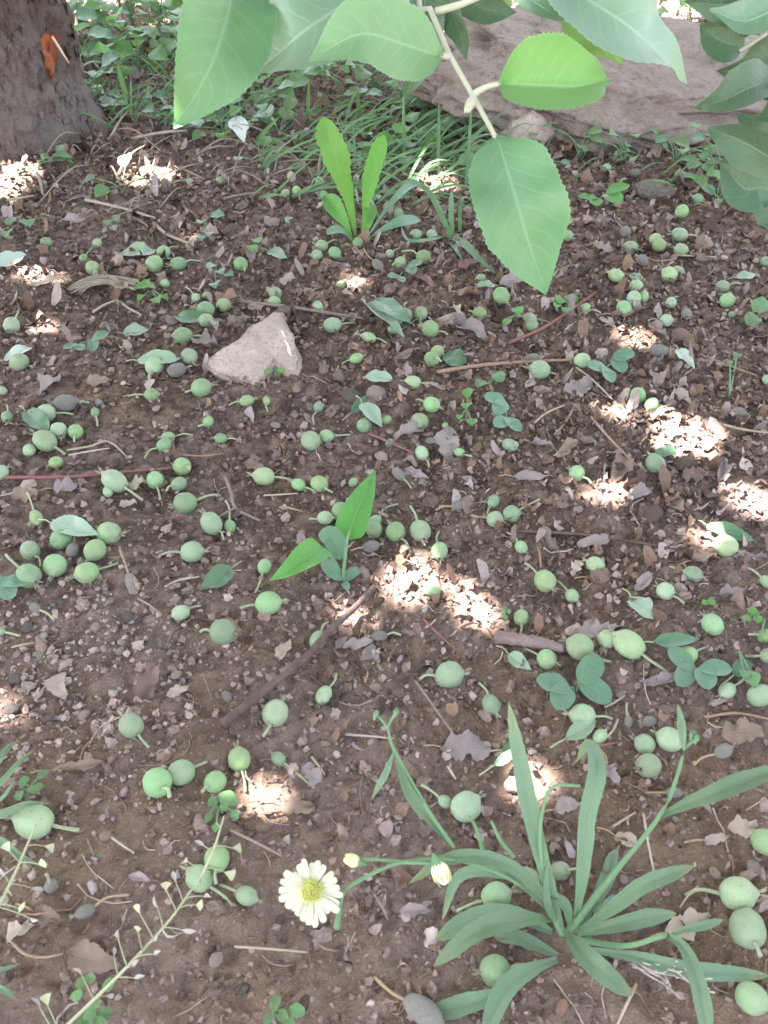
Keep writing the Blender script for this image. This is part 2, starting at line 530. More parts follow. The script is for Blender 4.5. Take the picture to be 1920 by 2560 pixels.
def build_flakes(name, n, smin, smax, mat, pal, power=2.3, K=9, bias=0.0, curl=.9):
    x, y = spread(n)
    dens = noise2(x * 5, y * 5, 61) + .5 * np.tanh(6 * (x + .02)) * np.clip((y - .15) * 4, 0, 1) * np.clip((1.3 - y) * 2, .2, 1) - 1.3 * np.clip((.48 - y) / .25, 0, 1) + .5 * noise2(x * 13, y * 13, 62) + .35 * np.clip((y - .5) * 3, 0, 1)
    keep = dens + rng.uniform(-.7, .7, n) + bias > -.2
    x, y = x[keep], y[keep]; n = len(x)
    s = smin * (smax / smin) ** (rng.random(n) ** power) * np.clip(.5 + .65 * y, .6, 1.5)
    ang = np.linspace(0, 2 * np.pi, K, endpoint=False)[None] + rng.uniform(-.25, .25, (n, K))
    rad = (rng.uniform(.6, 1.0, (n, K)) * .7 + .35 * (rng.uniform(.6, 1.2, (n, 1)) + .4 * np.cos(ang + rng.uniform(0, 6.28, (n, 1))))) * .48
    asp = rng.uniform(.35, .95, n)[:, None]
    P = np.stack([np.cos(ang) * rad, np.sin(ang) * rad * asp, np.zeros((n, K))], -1)
    P = np.concatenate([P, np.zeros((n, 1, 3))], 1)
    cup = rng.uniform(-curl, curl, n)
    P[:, :, 2] = cup[:, None] * (P[:, :, 0] ** 2 * 1.2 + .3 * P[:, :, 0] * P[:, :, 1]) * 1.6 + rng.uniform(-.09, .09, (n, K + 1))
    tx = rng.normal(0, .5, n); ty = rng.normal(0, .5, n); az = rng.uniform(0, 2 * np.pi, n)
    P[:, :, 2] += P[:, :, 0] * np.tan(np.clip(tx, -1, 1))[:, None] + P[:, :, 1] * np.tan(np.clip(ty, -1, 1))[:, None]
    ca, sa = np.cos(az)[:, None], np.sin(az)[:, None]
    X = P[:, :, 0] * ca - P[:, :, 1] * sa; Y = P[:, :, 0] * sa + P[:, :, 1] * ca
    V = np.stack([X, Y, P[:, :, 2]], -1) * s[:, None, None]
    z = gh(x, y) + fine(x, y) - V[:, :, 2].min(1) * .7 + rng.uniform(-.0005, .0035, n)
    V += np.stack([x, y, z], -1)[:, None, :]
    tri = np.array([[k, (k + 1) % K, K] for k in range(K)])
    F = tri[None] + (np.arange(n) * (K + 1))[:, None, None]
    pal = np.array(pal)
    c = pal[rng.integers(0, len(pal), n)] * rng.uniform(.7, 1.2, (n, 1))
    return obj(name, mesh_np(name, V.reshape(-1, 3), [F.reshape(-1, 3)], mat, True, None, np.repeat(c, K + 1, 0)))

def gravel(n):
    """dusty lilac-grey crumbs heaped on one patch of the soil"""
    bv, bf = ico(0)
    a = rng.uniform(0, 2 * np.pi, n); rr = .2 * rng.random(n) ** .7 * rng.uniform(.5, 1.25, n)
    x = GREY_SPOT.x - .01 + np.cos(a) * rr * 1.15; y = GREY_SPOT.y + .01 + np.sin(a) * rr * .8
    s = .0016 * (.0085 / .0016) ** (rng.random(n) ** 2.4)
    B = np.einsum('nij,nvj->nvi', rand_rot(n), (bv[None] * rng.uniform(.6, 1.25, (n, 12, 1)) * rng.uniform(.6, 1.2, (n, 1, 3))))
    V = B * (s / 2)[:, None, None]
    V[:, :, 2] *= .8
    z = gh(x, y) + fine(x, y) - V[:, :, 2].min(1) * .45 + rng.uniform(0, .0008, n)
    V += np.stack([x, y, z], -1)[:, None, :]
    pal = np.array([(.25, .2, .19), (.30, .25, .245), (.21, .155, .135), (.36, .305, .295), (.14, .1, .09)])
    c = pal[rng.integers(0, 5, n)] * rng.uniform(.75, 1.2, (n, 1))
    return obj('gravelly_crumbs', mesh_np('gravelly_crumbs', V.reshape(-1, 3), [(bf[None] + (np.arange(n) * 12)[:, None, None]).reshape(-1, 3)], CRUMB, False, None, np.repeat(c, 12, 0)))
tag(gravel(1700), 'patch of dusty lilac-grey gravelly crumbs left of the dark stick', 'soil', kind='stuff')
FLAKE = tint_material('leaf_crumbs', .8, .25, 300)
SCRAPS = [(.215, .14, .105), (.25, .19, .178), (.33, .262, .245), (.175, .108, .081), (.36, .295, .275), (.2, .132, .102), (.23, .15, .12), (.10, .066, .056), (.30, .245, .25), (.08, .054, .048), (.18, .115, .092)]
tag(build_flakes('leaf_crumbs', 54000, .0026, .0075, FLAKE, SCRAPS, 1.6, 6, .25, 1.2), 'fine crumbled brown and grey leaf bits strewn over the soil', 'leaf litter', kind='stuff')
tag(build_flakes('leaf_scraps', 26000, .0055, .018, FLAKE, SCRAPS, 2.0, 10, -.05, 1.6), 'torn curled brown and grey scraps of dry leaf on the soil', 'leaf litter', kind='stuff')

def build_fibres(name, n, mat):
    x, y = spread(n)
    L = .006 + .03 * rng.random(n) ** 2.2
    a = rng.uniform(0, np.pi * 2, n); r = rng.uniform(.0003, .0009, n) * np.clip(.8 + .3 * y, .8, 1.6)
    bend = rng.normal(0, .22, n)
    tt = np.linspace(-.5, .5, 5)
    V = np.zeros((n, 5, 3, 3))
    cx, sx = np.cos(a), np.sin(a)
    for i, t in enumerate(tt):
        lx = L * t; ly = L * bend * (t * t * 4 - .5)
        X = x + lx * cx - ly * sx; Y = y + lx * sx + ly * cx
        Z = gh(X, Y) + fine(X, Y) + r + .0012 + (t + .5) * rng.uniform(0, .003, n)
        for k in range(3):
            b = 2 * math.pi * k / 3
            V[:, i, k] = np.stack([X - sx * r * math.cos(b), Y + cx * r * math.cos(b), Z + r * math.sin(b)], -1)
    f = np.array([[i * 3 + k, i * 3 + (k + 1) % 3, (i + 1) * 3 + (k + 1) % 3, (i + 1) * 3 + k] for i in range(4) for k in range(3)])
    F = f[None] + (np.arange(n) * 15)[:, None, None]
    pal = np.array([(.3, .24, .19), (.2, .14, .11), (.42, .36, .3), (.14, .09, .075), (.28, .17, .14)])
    c = pal[rng.integers(0, 5, n)] * rng.uniform(.7, 1.15, (n, 1))
    return obj(name, mesh_np(name, V.reshape(-1, 3), [F.reshape(-1, 4)], mat, True, None, np.repeat(c, 15, 0)))
tag(build_fibres('straw_bits', 2600, FLAKE), 'short broken bits of straw and stalk among the soil', 'straw', kind='stuff')

# ------------------------------------------------------------------ the apple tree
def bark_material():
    m = M('bark')
    oc = m.coord('Object')
    mp = m.node('ShaderNodeMapping'); mp.inputs['Scale'].default_value = (1, 1, .55); m.link(oc, mp.inputs['Vector'])
    a = m.noise(mp.outputs[0], 16, 5, .65, .5); b = m.noise(mp.outputs[0], 70, 5, .7); d = m.noise(oc, 7, 3)
    c = m.mix(m.ramp(a, [(.35, (0, 0, 0)), (.65, (1, 1, 1))]), (.085, .058, .046), (.165, .135, .127))
    c = m.mix(m.ramp(d, [(.42, (0, 0, 0)), (.6, (1, 1, 1))]), c, m.mix(.5, c, (.205, .17, .164)))
    c = m.mix(m.ramp(b, [(.52, (0, 0, 0)), (.7, (1, 1, 1))]), c, (.06, .04, .034))
    n = m.bump(b, 1.0, .008, m.bump(a, 1.0, .02))
    return m.done(c, .9, n, .2)
BARK = bark_material()
TB = pt(-44, 316); TB.z = gh1(TB.x, TB.y)
tree = empty('apple_tree', TB)
tag(tree, 'old apple tree with rough purplish-grey bark and a fresh orange wound', 'tree')
TR = .185
def trunk_r(z, a):
    fl = .022 * math.exp(-z / .045) * (1 + .35 * math.sin(3 * a + .6)) + .02 * math.exp(-z / .25)
    lump = .012 * n2(a * 2.2, z * 9, 91) + .008 * n2(a * 7 + 3, z * 20, 92) + .0095 * abs(n2(a * 16, z * 40, 93)) + .0055 * n2(a * 36, z * 90, 94)
    return (TR - .02) * (1 - .16 * min(z, 1.1)) + fl + lump
NA, NZ = 110, 84
zz = np.concatenate([np.linspace(-.05, .42, 64), np.linspace(.45, 1.15, 20)])
V = []
for z in zz:
    for k in range(NA):
        a = 2 * math.pi * k / NA
        r = trunk_r(max(z, 0), math.sin(a) * 1.7 + 2.4)
        V.append((math.cos(a) * r + .03 * z, math.sin(a) * r + .04 * z, z))
f4 = [[i * NA + k, i * NA + (k + 1) % NA, (i + 1) * NA + (k + 1) % NA, (i + 1) * NA + k] for i in range(NZ - 1) for k in range(NA)]
trunk = obj('trunk', mesh_np('trunk', V, [np.array(f4)], BARK), tree)

def trunk_hit(px, py, lift=.002):
    """point of the bark seen at a place in the photograph, and the outward normal"""
    d = ray(px, py)
    t = 1.1
    while t < 1.9:
        t += .0015
        p = CP + d * t
        if math.hypot(p.x - TB.x, p.y - TB.y) > TR + .12: continue
        q = p - TB
        a = math.atan2(q.y - .04 * q.z, q.x - .03 * q.z)
        r = trunk_r(max(q.z, 0), math.sin(a) * 1.7 + 2.4)
        if math.hypot(q.x - .03 * q.z, q.y - .04 * q.z) < r:
            n = Vector((math.cos(a), math.sin(a), 0))
            return q + n * lift, n
    return None, None

WOUND = plain('raw_wood', srgb(165, 85, 40), srgb(80, 45, 35), 45, .6, .5, .003)
SPLINT = plain('pale_wood', srgb(235, 205, 185), srgb(215, 175, 150), 60, .6, .2)
g = Geo(); rows = []
wl = [(84, 108, 140), (98, 100, 150), (112, 104, 146), (126, 103, 142), (140, 108, 144), (154, 110, 136), (168, 112, 130), (182, 114, 130), (198, 119, 124)]
V = []; ok = True
for (py, x0, x1) in [(y, a, b) for (y, a, b) in wl]:
    for s in np.linspace(0, 1, 6):
        e = 0 if 0 < s < 1 else -.004
        jx = 3 * math.sin(py * .9 + s * 9)
        q_, n_ = trunk_hit(x0 + (x1 - x0) * s + jx, py, .0045 + e + .0012 * math.sin(py + 5 * s))
        V.append(q_ if q_ is not None else Vector((0, 0, -.05)))
f4 = [[i * 6 + k, i * 6 + k + 1, (i + 1) * 6 + k + 1, (i + 1) * 6 + k] for i in range(len(wl) - 1) for k in range(5)]
w = obj('wound', mesh_np('wound', [tuple(v) for v in V], [np.array(f4)], WOUND), trunk)
w['label'] = 'fresh orange wound where the bark is gone'
pts = [trunk_hit(118 + 42 * s, 90 + 68 * s, .009)[0] for s in (0, .5, 1)]
g = Geo().add(*tube(pts, [.0022, .0026, .0012], 6, 8))
sp = obj('splinter', g.mesh('splinter', SPLINT), trunk)
sp['label'] = 'pale sliver of wood lying across the wound'
# bark scales
g = Geo()
rs = np.random.default_rng(5)
for _ in range(150):
    px, py = rs.uniform(-60, 225), rs.uniform(-80, 330)
    q_, n_ = trunk_hit(px, py, .001)
    if q_ is None or (85 < px < 165 and 80 < py < 205): continue
    bv, bf = ico(0)
    S = rs.uniform(.5, 1.3)
    T1 = Vector((-n_.y, n_.x, 0)); loc = bv * (1 + .4 * noise3(bv, 2, int(rs.integers(99))))[:, None]
    P = np.array([np.array(q_) + np.array(T1) * v[0] * .007 * S + np.array([0, 0, 1]) * v[2] * .011 * S + np.array(n_) * v[1] * .0028 for v in loc])
    g.add(P, bf)
sc = obj('bark_scales', g.mesh('bark_scales', BARK, smooth=False), trunk); sc['kind'] = 'stuff'

LIMB = BARK
def limb(P, r, name='limb'):
    Q = [Vector(p) - TB for p in P]
    return obj(name, Geo().add(*tube(Q, r, 9, 14, .06)).mesh(name, LIMB), tree)
top = TB + Vector((.033, .045, 1.1))
limb([top, top + Vector((.35, -.15, .35)), top + Vector((.95, -.55, .55)), top + Vector((1.6, -1.0, .75))], [.06, .04, .025, .01])
limb([top, top + Vector((-.35, .05, .35)), top + Vector((-.9, -.05, .6)), top + Vector((-1.4, -.2, .8))], [.06, .04, .025, .01])
limb([top, top + Vector((-.2, .35, .4)), top + Vector((-.5, .8, .8)), top + Vector((-.9, 1.1, 1.3))], [.055, .04, .025, .01])
limb([top, top + Vector((.25, .25, .5)), top + Vector((.7, .5, .8)), top + Vector((1.1, .9, 1.1))], [.055, .035, .02, .01])
limb([top, top + Vector((.02, -.05, .5)), top + Vector((-.1, -.3, 1.0)), top + Vector((-.3, -.6, 1.5))], [.06, .045, .03, .01])

# crown: it shades the whole place; the sun comes through its gaps
FLECKS = [(30, 440, 40, 36), (368, 444, 50, 20), (1095, 460, 36, 14), (890, 712, 14, 12), (1592, 850, 22, 16), (1550, 1035, 10, 18),
          (1725, 1090, 56, 30), (1690, 1055, 26, 12), (1520, 1240, 34, 12), (1890, 1252, 34, 28), (1000, 1462, 62, 20), (1010, 1410, 34, 9), (1165, 1525, 20, 26),
          (858, 1535, 18, 12), (640, 1985, 20, 13), (1292, 1958, 14, 18), (1795, 1350, 18, 12),
          (100, 690, 20, 7), (110, 815, 16, 8), (240, 12, 48, 22), (1105, 92, 34, 12), (920, 22, 34, 14), (1700, 30, 60, 12), (405, 62, 26, 10), (560, 190, 20, 6), (1180, 90, 20, 8)]
FE = []
for (px, py, rx, ry) in FLECKS:
    c = pt(px, py); a = pt(px + rx, py); b = pt(px, py - ry)
    FE.append((c.x, c.y, abs(a.x - c.x) * 1.15, abs(b.y - c.y) * 1.2))
FE = np.array(FE)
Sn = np.array(SUN)
def leaf_layer(step, lmin, lmax, near_only, hlo, hhi):
    gx, gy = np.meshgrid(np.arange(-2.3, 2.3, step), np.arange(-.6, 2.7, step))
    gx = gx.ravel() + rng.uniform(-.45, .45, gx.size) * step; gy = gy.ravel() + rng.uniform(-.45, .45, gy.size) * step
    edge = 2.42 + .16 * noise2(gx * 3, gx * 0 + 4.4, 33)              # ragged far edge and rim
    keep = (gy < edge) & ((gy > -.3 + .15 * noise2(gx * 3, gx * 0 + 9.1, 35)) & (np.hypot((gx - .05) / 2.1, (gy - .9) / 2.1) < 1 + .1 * noise2(gx * 4, gy * 4, 34)))
    if near_only:
        d = np.full(gx.size, 9.0)
        for (ex, ey, ra, rb) in FE: d = np.minimum(d, np.hypot(np.maximum(np.abs(gx - ex) - ra, 0), np.maximum(np.abs(gy - ey) - rb, 0)))
        keep &= d < near_only
    gx, gy = gx[keep], gy[keep]
    n = len(gx)
    hh = hlo + (hhi - hlo) * rng.random(n)
    C = np.stack([gx + SUN.x / SUN.z * hh, gy + SUN.y / SUN.z * hh, hh], -1)
    az = rng.uniform(0, 2 * np.pi, n)
    nrm_ = Sn[None] + rng.normal(0, .30, (n, 3)); nrm_ /= np.linalg.norm(nrm_, axis=1)[:, None]
    T = np.stack([np.cos(az), np.sin(az), rng.normal(-.3, .3, n)], -1)
    T -= nrm_ * (T * nrm_).sum(1)[:, None]; T /= np.linalg.norm(T, axis=1)[:, None]
    B = np.cross(nrm_, T)
    Ls = rng.uniform(lmin, lmax, n)[:, None]; Ws = Ls * .36
    P0 = C - T * Ls * .5; P3 = C + T * Ls * .5 - nrm_ * Ls * .1
    P1l = C - T * Ls * .22 + B * Ws + nrm_ * Ls * .05; P1r = C - T * Ls * .22 - B * Ws + nrm_ * Ls * .05
    P2l = C + T * Ls * .18 + B * Ws * .95 + nrm_ * Ls * .03; P2r = C + T * Ls * .18 - B * Ws * .95 + nrm_ * Ls * .03
    V = np.stack([P0, P1l, P2l, P3, P2r, P1r, C - T * Ls * .22, C + T * Ls * .18], 1)
    G = V[:, :, :2] - V[:, :, 2:3] * (Sn[:2] / Sn[2])[None, None]     # shadow of every leaf corner on the soil
    cc = np.concatenate([G, G.mean(1, keepdims=True), (G[:, 1:2] + G[:, 2:3]) / 2, (G[:, 4:5] + G[:, 5:6]) / 2, (G[:, 2:3] + G[:, 3:4]) / 2, (G[:, 0:1] + G[:, 1:2]) / 2], 1)
    bad = np.zeros(n, bool)
    for (ex, ey, ra, rb) in FE:
        bad |= ((((cc[:, :, 0] - ex) / ra) ** 2 + ((cc[:, :, 1] - ey) / rb) ** 2) < 1).any(1)
    # ... and no leaf may cover a gap that is smaller than itself
    c0 = (G[:, 0] + G[:, 3]) / 2; a_ = (G[:, 3] - G[:, 0]) / 2; b_ = (G[:, 1] - G[:, 5]) / 2
    det = a_[:, 0] * b_[:, 1] - a_[:, 1] * b_[:, 0] + 1e-12
    for (ex, ey, ra, rb) in FE:
        for k, q_ in [(0, 0)] + [(j, q) for q in (.5, .95) for j in range(10)]:
            dx = ex + ra * q_ * math.cos(k * .6283) - c0[:, 0]; dy = ey + rb * q_ * math.sin(k * .6283) - c0[:, 1]
            s_ = (dx * b_[:, 1] - dy * b_[:, 0]) / det; t_ = (a_[:, 0] * dy - a_[:, 1] * dx) / det
            bad |= s_ * s_ + t_ * t_ < 1
    return V[~bad]
V = np.concatenate([leaf_layer(.045, .075, .105, 0, 1.3, 1.9), leaf_layer(.045, .075, .105, 0, 1.6, 2.5), leaf_layer(.058, .07, .1, 0, 1.4, 2.3), leaf_layer(.022, .04, .055, .14, 1.5, 2.0), leaf_layer(.011, .02, .03, .06, 1.5, 2.0)])
n = len(V)
CROWNLEAF = leaf_material('crown_leaf', srgb(88, 118, 66), srgb(104, 132, 78), srgb(140, 160, 110), veins=0, trans=.10, vary=.1)
f3 = np.array([[0, 6, 1], [0, 5, 6], [3, 2, 7], [3, 7, 4]]); f4 = np.array([[1, 6, 7, 2], [6, 5, 4, 7]])
off = (np.arange(n) * 8)[:, None, None]
me = mesh_np('crown', V.reshape(-1, 3) - np.array(TB), [(f3[None] + off).reshape(-1, 3), (f4[None] + off).reshape(-1, 4)], CROWNLEAF)
crown = obj('crown', me, tree); crown['kind'] = 'stuff'

# ------------------------------------------------------------------ stones
def rock_mesh(name, size, seed, mat, sub=4, rough=.16, flat=.0, facets=5):
    bv, bf = ico(sub)
    rs = np.random.default_rng(seed)
    P = bv.copy()
    for _ in range(facets):                       # knock flats off the lump
        nn = norm(rs.normal(size=3)); d = rs.uniform(.62, .85)
        over = np.maximum(P @ nn - d, 0)
        P -= over[:, None] * nn[None] * .85
    P *= (1 + rough * 1.6 * noise3(P, 1.3, seed) + rough * .7 * noise3(P, 3.4, seed + 1) + rough * .35 * noise3(P, 8, seed + 2) + rough * .18 * noise3(P, 19, seed + 4))[:, None]
    return mesh_np(name, P * np.array(size), [bf], mat)

def stone_material(name, ca, cb, cc, scale=30):
    m = M(name)
    oc = m.coord('Object')
    a = m.noise(oc, scale, 6, .7, .3); b = m.noise(oc, scale * 6, 5, .7); d = m.noise(oc, scale * .3, 3)
    c = m.mix(m.ramp(a, [(.35, (0, 0, 0)), (.65, (1, 1, 1))]), ca, cb)
    c = m.mix(m.ramp(b, [(.5, (0, 0, 0)), (.7, (1, 1, 1))]), c, cc)
    c = m.mix(m.math('MULTIPLY', m.ramp(d, [(.4, (0, 0, 0)), (.65, (1, 1, 1))]), .5), c, cb)
    return m.done(c, .88, m.bump(b, .9, .0025, m.bump(a, .9, .012)), .2)
BOULD = stone_material('boulder_stone', (.34, .285, .258), (.235, .188, .165), (.14, .108, .093), 22)
PINKST = stone_material('pinkish_stone', (.58, .475, .435), (.47, .375, .34), (.33, .255, .225), 38)
GREYST = stone_material('grey_stone', (.26, .22, .205), (.2, .165, .15), (.13, .1, .09), 70)
PALEST = stone_material('pale_stone', (.46, .41, .385), (.38, .33, .3), (.27, .23, .2), 80)

bc = pt(1470, 262)
bc = Vector((bc.x + .01, bc.y, gh1(bc.x, bc.y) + .045))
me = rock_mesh('boulder', (.30, .225, .10), 14, BOULD, 5, .24, facets=5)
boulder = obj('boulder', me); boulder.location = bc; boulder.rotation_euler = (math.radians(5), math.radians(5), math.radians(14))
tag(boulder, 'big rounded grey-brown boulder lying behind the hanging leaves', 'rock')
b2 = pt(1860, 250); b2.z += .005
me = rock_mesh('boulder', (.13, .16, .085), 23, BOULD, 4, .12, facets=5)
o = obj('boulder', me); o.location = b2; o.rotation_euler = (0, 0, .5)
tag(o, 'smaller brown boulder half hidden by the leaves at the right edge', 'rock')
b3 = pt(1312, 372); b3.z += .020
me = rock_mesh('stone', (.046, .036, .042), 31, PINKST, 4, .12, facets=6)
o = obj('stone', me); o.location = b3; o.rotation_euler = (.2, .1, .4)
tag(o, 'pale squarish stone leaning against the front of the big boulder', 'stone')
b4 = pt(1628, 487); b4.z += .006
me = rock_mesh('stone', (.029, .021, .013), 37, GREYST, 4, .10, facets=4)
o = obj('stone', me); o.location = b4; o.rotation_euler = (.1, 0, -.1)
tag(o, 'low rounded brown stone on the soil in front of the big boulder', 'stone')

import bmesh
def slab(name, outline, mat, under=.012, rough=.0016, seed=3):
    """flat angular stone from the corners (px, py, height) of its upper face"""
    P = [pt(x, y, h) for x, y, h in outline]
    c = sum(P, Vector()) / len(P); c.z -= .01
    bm = bmesh.new()
    top = [bm.verts.new(p - c) for p in P]
    bot = [bm.verts.new(Vector(((p.x - c.x) * .94, (p.y - c.y) * .94 + .004, -under))) for p in P]
    f = bm.faces.new(top); bm.faces.new(bot[::-1])
    k = len(P)
    for i in range(k): bm.faces.new([top[(i + 1) % k], top[i], bot[i], bot[(i + 1) % k]])
    bmesh.ops.recalc_face_normals(bm, faces=bm.faces)
    bmesh.ops.bevel(bm, geom=[e for e in bm.edges if all(v in top for v in e.verts)], offset=.0035, segments=2, affect='EDGES')
    bmesh.ops.triangulate(bm, faces=bm.faces)
    for _ in range(4):
        bmesh.ops.subdivide_edges(bm, edges=[e for e in bm.edges if e.calc_length() > .006], cuts=1, use_grid_fill=False)
        bmesh.ops.triangulate(bm, faces=bm.faces)
    bm.normal_update()
    A = np.array([v.co[:] for v in bm.verts])
    d = noise3(A, 35, seed) * rough * 1.6 + noise3(A, 110, seed + 3) * rough * .8
    for v, dd in zip(bm.verts, d): v.co += v.normal * float(dd)
    me = bpy.data.meshes.new(name); bm.to_mesh(me); bm.free()
    me.polygons.foreach_set('use_smooth', np.ones(len(me.polygons), bool)); me.materials.append(mat)
    o = obj(name, me); o.location = c
    return o
st = slab('stone', [(512, 915, .004), (516, 893, .010), (545, 872, .016), (590, 850, .020), (625, 812, .024), (655, 795, .025), (690, 772, .026), (718, 805, .024),
                    (736, 848, .020), (758, 892, .012), (744, 934, .005), (718, 928, .006), (686, 905, .009), (668, 935, .004), (640, 970, .002), (596, 952, .002), (540, 935, .003)], PINKST)
tag(st, 'large angular pinkish-grey stone with white streaks, lying on the soil', 'stone')
WHITE = plain('white_streak_skin', (.85, .85, .9), (.7, .7, .82), 200, .35, .2, .0005, .5)  # thin bluish-white strips laid on the stone face
deps = bpy.context.evaluated_depsgraph_get()
for pl, r in (([(703, 826), (709, 836), (714, 846)], 5), ([(712, 850), (719, 862), (726, 874)], 4), ([(718, 868), (724, 880), (728, 890)], 7)):
    P = []
    mw = st.matrix_world.copy(); mw.translation = st.location
    for x, y in pl:
        ok, loc, nn, i = st.ray_cast(CP - st.location, ray(x, y).normalized())
        P.append(loc + nn * .0004 if ok else pt(x, y, .02) - st.location)
    V, f3, f4, uv = tube(P, [.0004, r * .00025, .0003], 8, 7)
    o = obj('white_streak', Geo().add(V, f3, f4, uv).mesh('white_streak', WHITE), st)

# ------------------------------------------------------------------ telling like things apart
LANDMARKS = [(635, 880, 'the large angular stone'), (850, 1390, 'the arrow-leaved sprout'), (740, 1660, 'the long dark stick'),
             (782, 2226, 'the open white flower'), (870, 480, 'the upright dandelion'), (1500, 330, 'the big boulder'), (100, 350, 'the tree trunk'),
             (1365, 735, 'the hanging leaf tip'), (1325, 1615, 'the short purplish stick'), (1420, 2330, 'the strap-leaved rosette'),
             (330, 2400, 'the pale seed-pod stalk'), (250, 705, 'the dried grass tuft'), (225, 1190, 'the thin red twig'), (1262, 915, 'the straight brown twig'),
             (1436, 1735, 'the largest seedling'), (189, 1320, 'the broad pale leaf'), (930, 795, 'the folded green leaf'),
             (1725, 1085, 'the big sunlit patch'), (5, 2150, 'the lower left edge'), (1915, 2250, 'the lower right edge'),
             (1915, 560, 'the upper right edge'), (1915, 1560, 'the middle right edge'), (5, 1050, 'the middle left edge')]
DIRS = ['right of', 'below and right of', 'below', 'below and left of', 'left of', 'above and left of', 'above', 'above and right of']
ORD = ['nearest', 'second', 'third', 'fourth', 'fifth', 'sixth', 'seventh', 'eighth', 'ninth', 'tenth', 'eleventh', 'twelfth', 'thirteenth', 'fourteenth']
PENDING = {}
def later(o, noun, px, py, cat, group, skip=None):
    """label to be made once all things of the family are placed"""
    PENDING.setdefault((cat, group), []).append((o, noun, px, py, skip))

def make_labels():
    for (cat, group), items in PENDING.items():
        buckets = {}
        for o, noun, px, py, skip in items:
            sc_ = .031 * (py + 625)
            best = min((L for L in LANDMARKS if L[2] != skip), key=lambda L: math.hypot(px - L[0], (py - L[1]) * 1.35) / (.5 * sc_ + .5 * .031 * (L[1] + 625)))
            dx, dy = px - best[0], (py - best[1]) * 1.35
            k = int(round(math.atan2(dy, dx) / (math.pi / 4))) % 8
            buckets.setdefault((best[2], k), []).append((math.hypot(dx, dy), o, noun))
        for (lm, k), arr in buckets.items():
            arr.sort(key=lambda a: a[0])
            if len(arr) == 1:
                tag(arr[0][1], '%s %s %s' % (arr[0][2], DIRS[k], lm), cat, group)
            else:
                for i, (d, o, noun) in enumerate(arr):
                    tag(o, '%s, %s %s %s' % (noun, ORD[i], DIRS[k], lm), cat, group)

def S(ca, cb=None, **k):
    return plain(*ca, **k)

# ------------------------------------------------------------------ fallen fruitlets
def fruit_material():
    m = M('fruit_skin')
    oc = m.coord('Object')
    a = m.noise(oc, 1.3, 3, .6); f = m.noise(oc, 16, 3, .7)
    sep = m.node('ShaderNodeSeparateXYZ'); m.link(oc, sep.inputs[0])
    r = rnd(m)
    c = m.mix(m.ramp(a, [(.35, (0, 0, 0)), (.68, (1, 1, 1))]), (.185, .32, .14), (.25, .38, .195))
    c = m.mix(m.math('MULTIPLY', f, .35), c, (.35, .43, .29))
    # dull grey-green fluff towards the flower end, real colouring of the young fruit
    c = m.mix(m.math('MULTIPLY', m.ramp(sep.outputs[1], [(.1, (0, 0, 0)), (1.0, (1, 1, 1))]), .42), c, (.26, .28, .2))
    blem = m.ramp(m.noise(oc, 2.6, 2), [(.62, (0, 0, 0)), (.72, (1, 1, 1))])
    c = m.mix(m.math('MULTIPLY', m.math('MULTIPLY', blem, m.math('FRACT', m.math('MULTIPLY', r, 3.7))), .6), c, (.17, .12, .08))
    c = hsv(m, c, m.math('MULTIPLY_ADD', r, .05, .472), m.math('MULTIPLY_ADD', m.math('FRACT', m.math('MULTIPLY', r, 13.7)), .5, .62), m.math('MULTIPLY_ADD', m.math('FRACT', m.math('MULTIPLY', r, 7.3)), .5, .72))
    return m.done(c, .48, m.bump(f, .25, .02), .35, .04)
FRUIT = fruit_material()
DULL = plain('withered_skin', (.19, .19, .165), (.26, .235, .22), 3, .8, .6, .03, bscale=9, sheen=.2)
STALK = plain('fruit_stalk', (.27, .34, .19), (.33, .34, .24), 200, .7, .3, .0004, vary=.15, sheen=.2)
BROWNSTALK = plain('dry_stalk', (.30, .19, .12), (.38, .30, .2), 200, .8, .3, .0004, vary=.15)
SEPAL = plain('dry_sepal', (.25, .22, .17), (.33, .31, .23), 300, .85, .3, .0004, vary=.2)

def fruit_body(seed, elong, neck):
    rs = np.random.default_rng(seed)
    nr, ns = 17, 20
    V = []
    for i in range(nr):
        s = i / (nr - 1)
        th = math.pi * s
        y = -math.cos(th) * elong
        r = math.sin(th) ** .92
        if s > .72: r = r * (1 - neck * ((s - .72) / .28) ** 1.3) + neck * .16 * ((s - .72) / .28)
        if s > .86: y += neck * .22 * ((s - .86) / .14)
        if i == 0: y += .10
        if i == 1: y += .03
        for k in range(ns):
            a = 2 * math.pi * k / ns
            q = r * (1 + .025 * math.cos(5 * a + seed) * s)
            V.append((q * math.cos(a), y, q * math.sin(a)))
    V = np.array(V); V *= (1 + .05 * noise3(V, 1.1, seed))[:, None]
    f4 = [[i * ns + k, i * ns + (k + 1) % ns, (i + 1) * ns + (k + 1) % ns, (i + 1) * ns + k] for i in range(nr - 1) for k in range(ns)]
    f4 = np.array(f4)[:, ::-1]
    return V, f4
def sepals(seed, y0):
    rs = np.random.default_rng(seed); g = Geo()
    for k in range(5):
        a = 2 * math.pi * k / 5 + rs.uniform(-.3, .3); d = np.array([math.cos(a), 0, math.sin(a)]); ax = np.array([0, 1, 0])
        l = rs.uniform(.42, .72); o_ = rs.uniform(.1, .6)
        P = [d * .10 + ax * (y0 - .08), d * (.15 + .3 * l * o_) + ax * (y0 + l * .5), d * (.15 + l * o_) + ax * (y0 + l * .9) + rs.normal(0, .04, 3)]
        g.add(*ribbon(P, .12, d, 'lance', (18, 18), nv=6, nu=2))
    return g
VARS = [(1.03, .45), (1.10, .62), (1.2, .78), (1.4, .85)]
FB = []; WB = []; CX = []
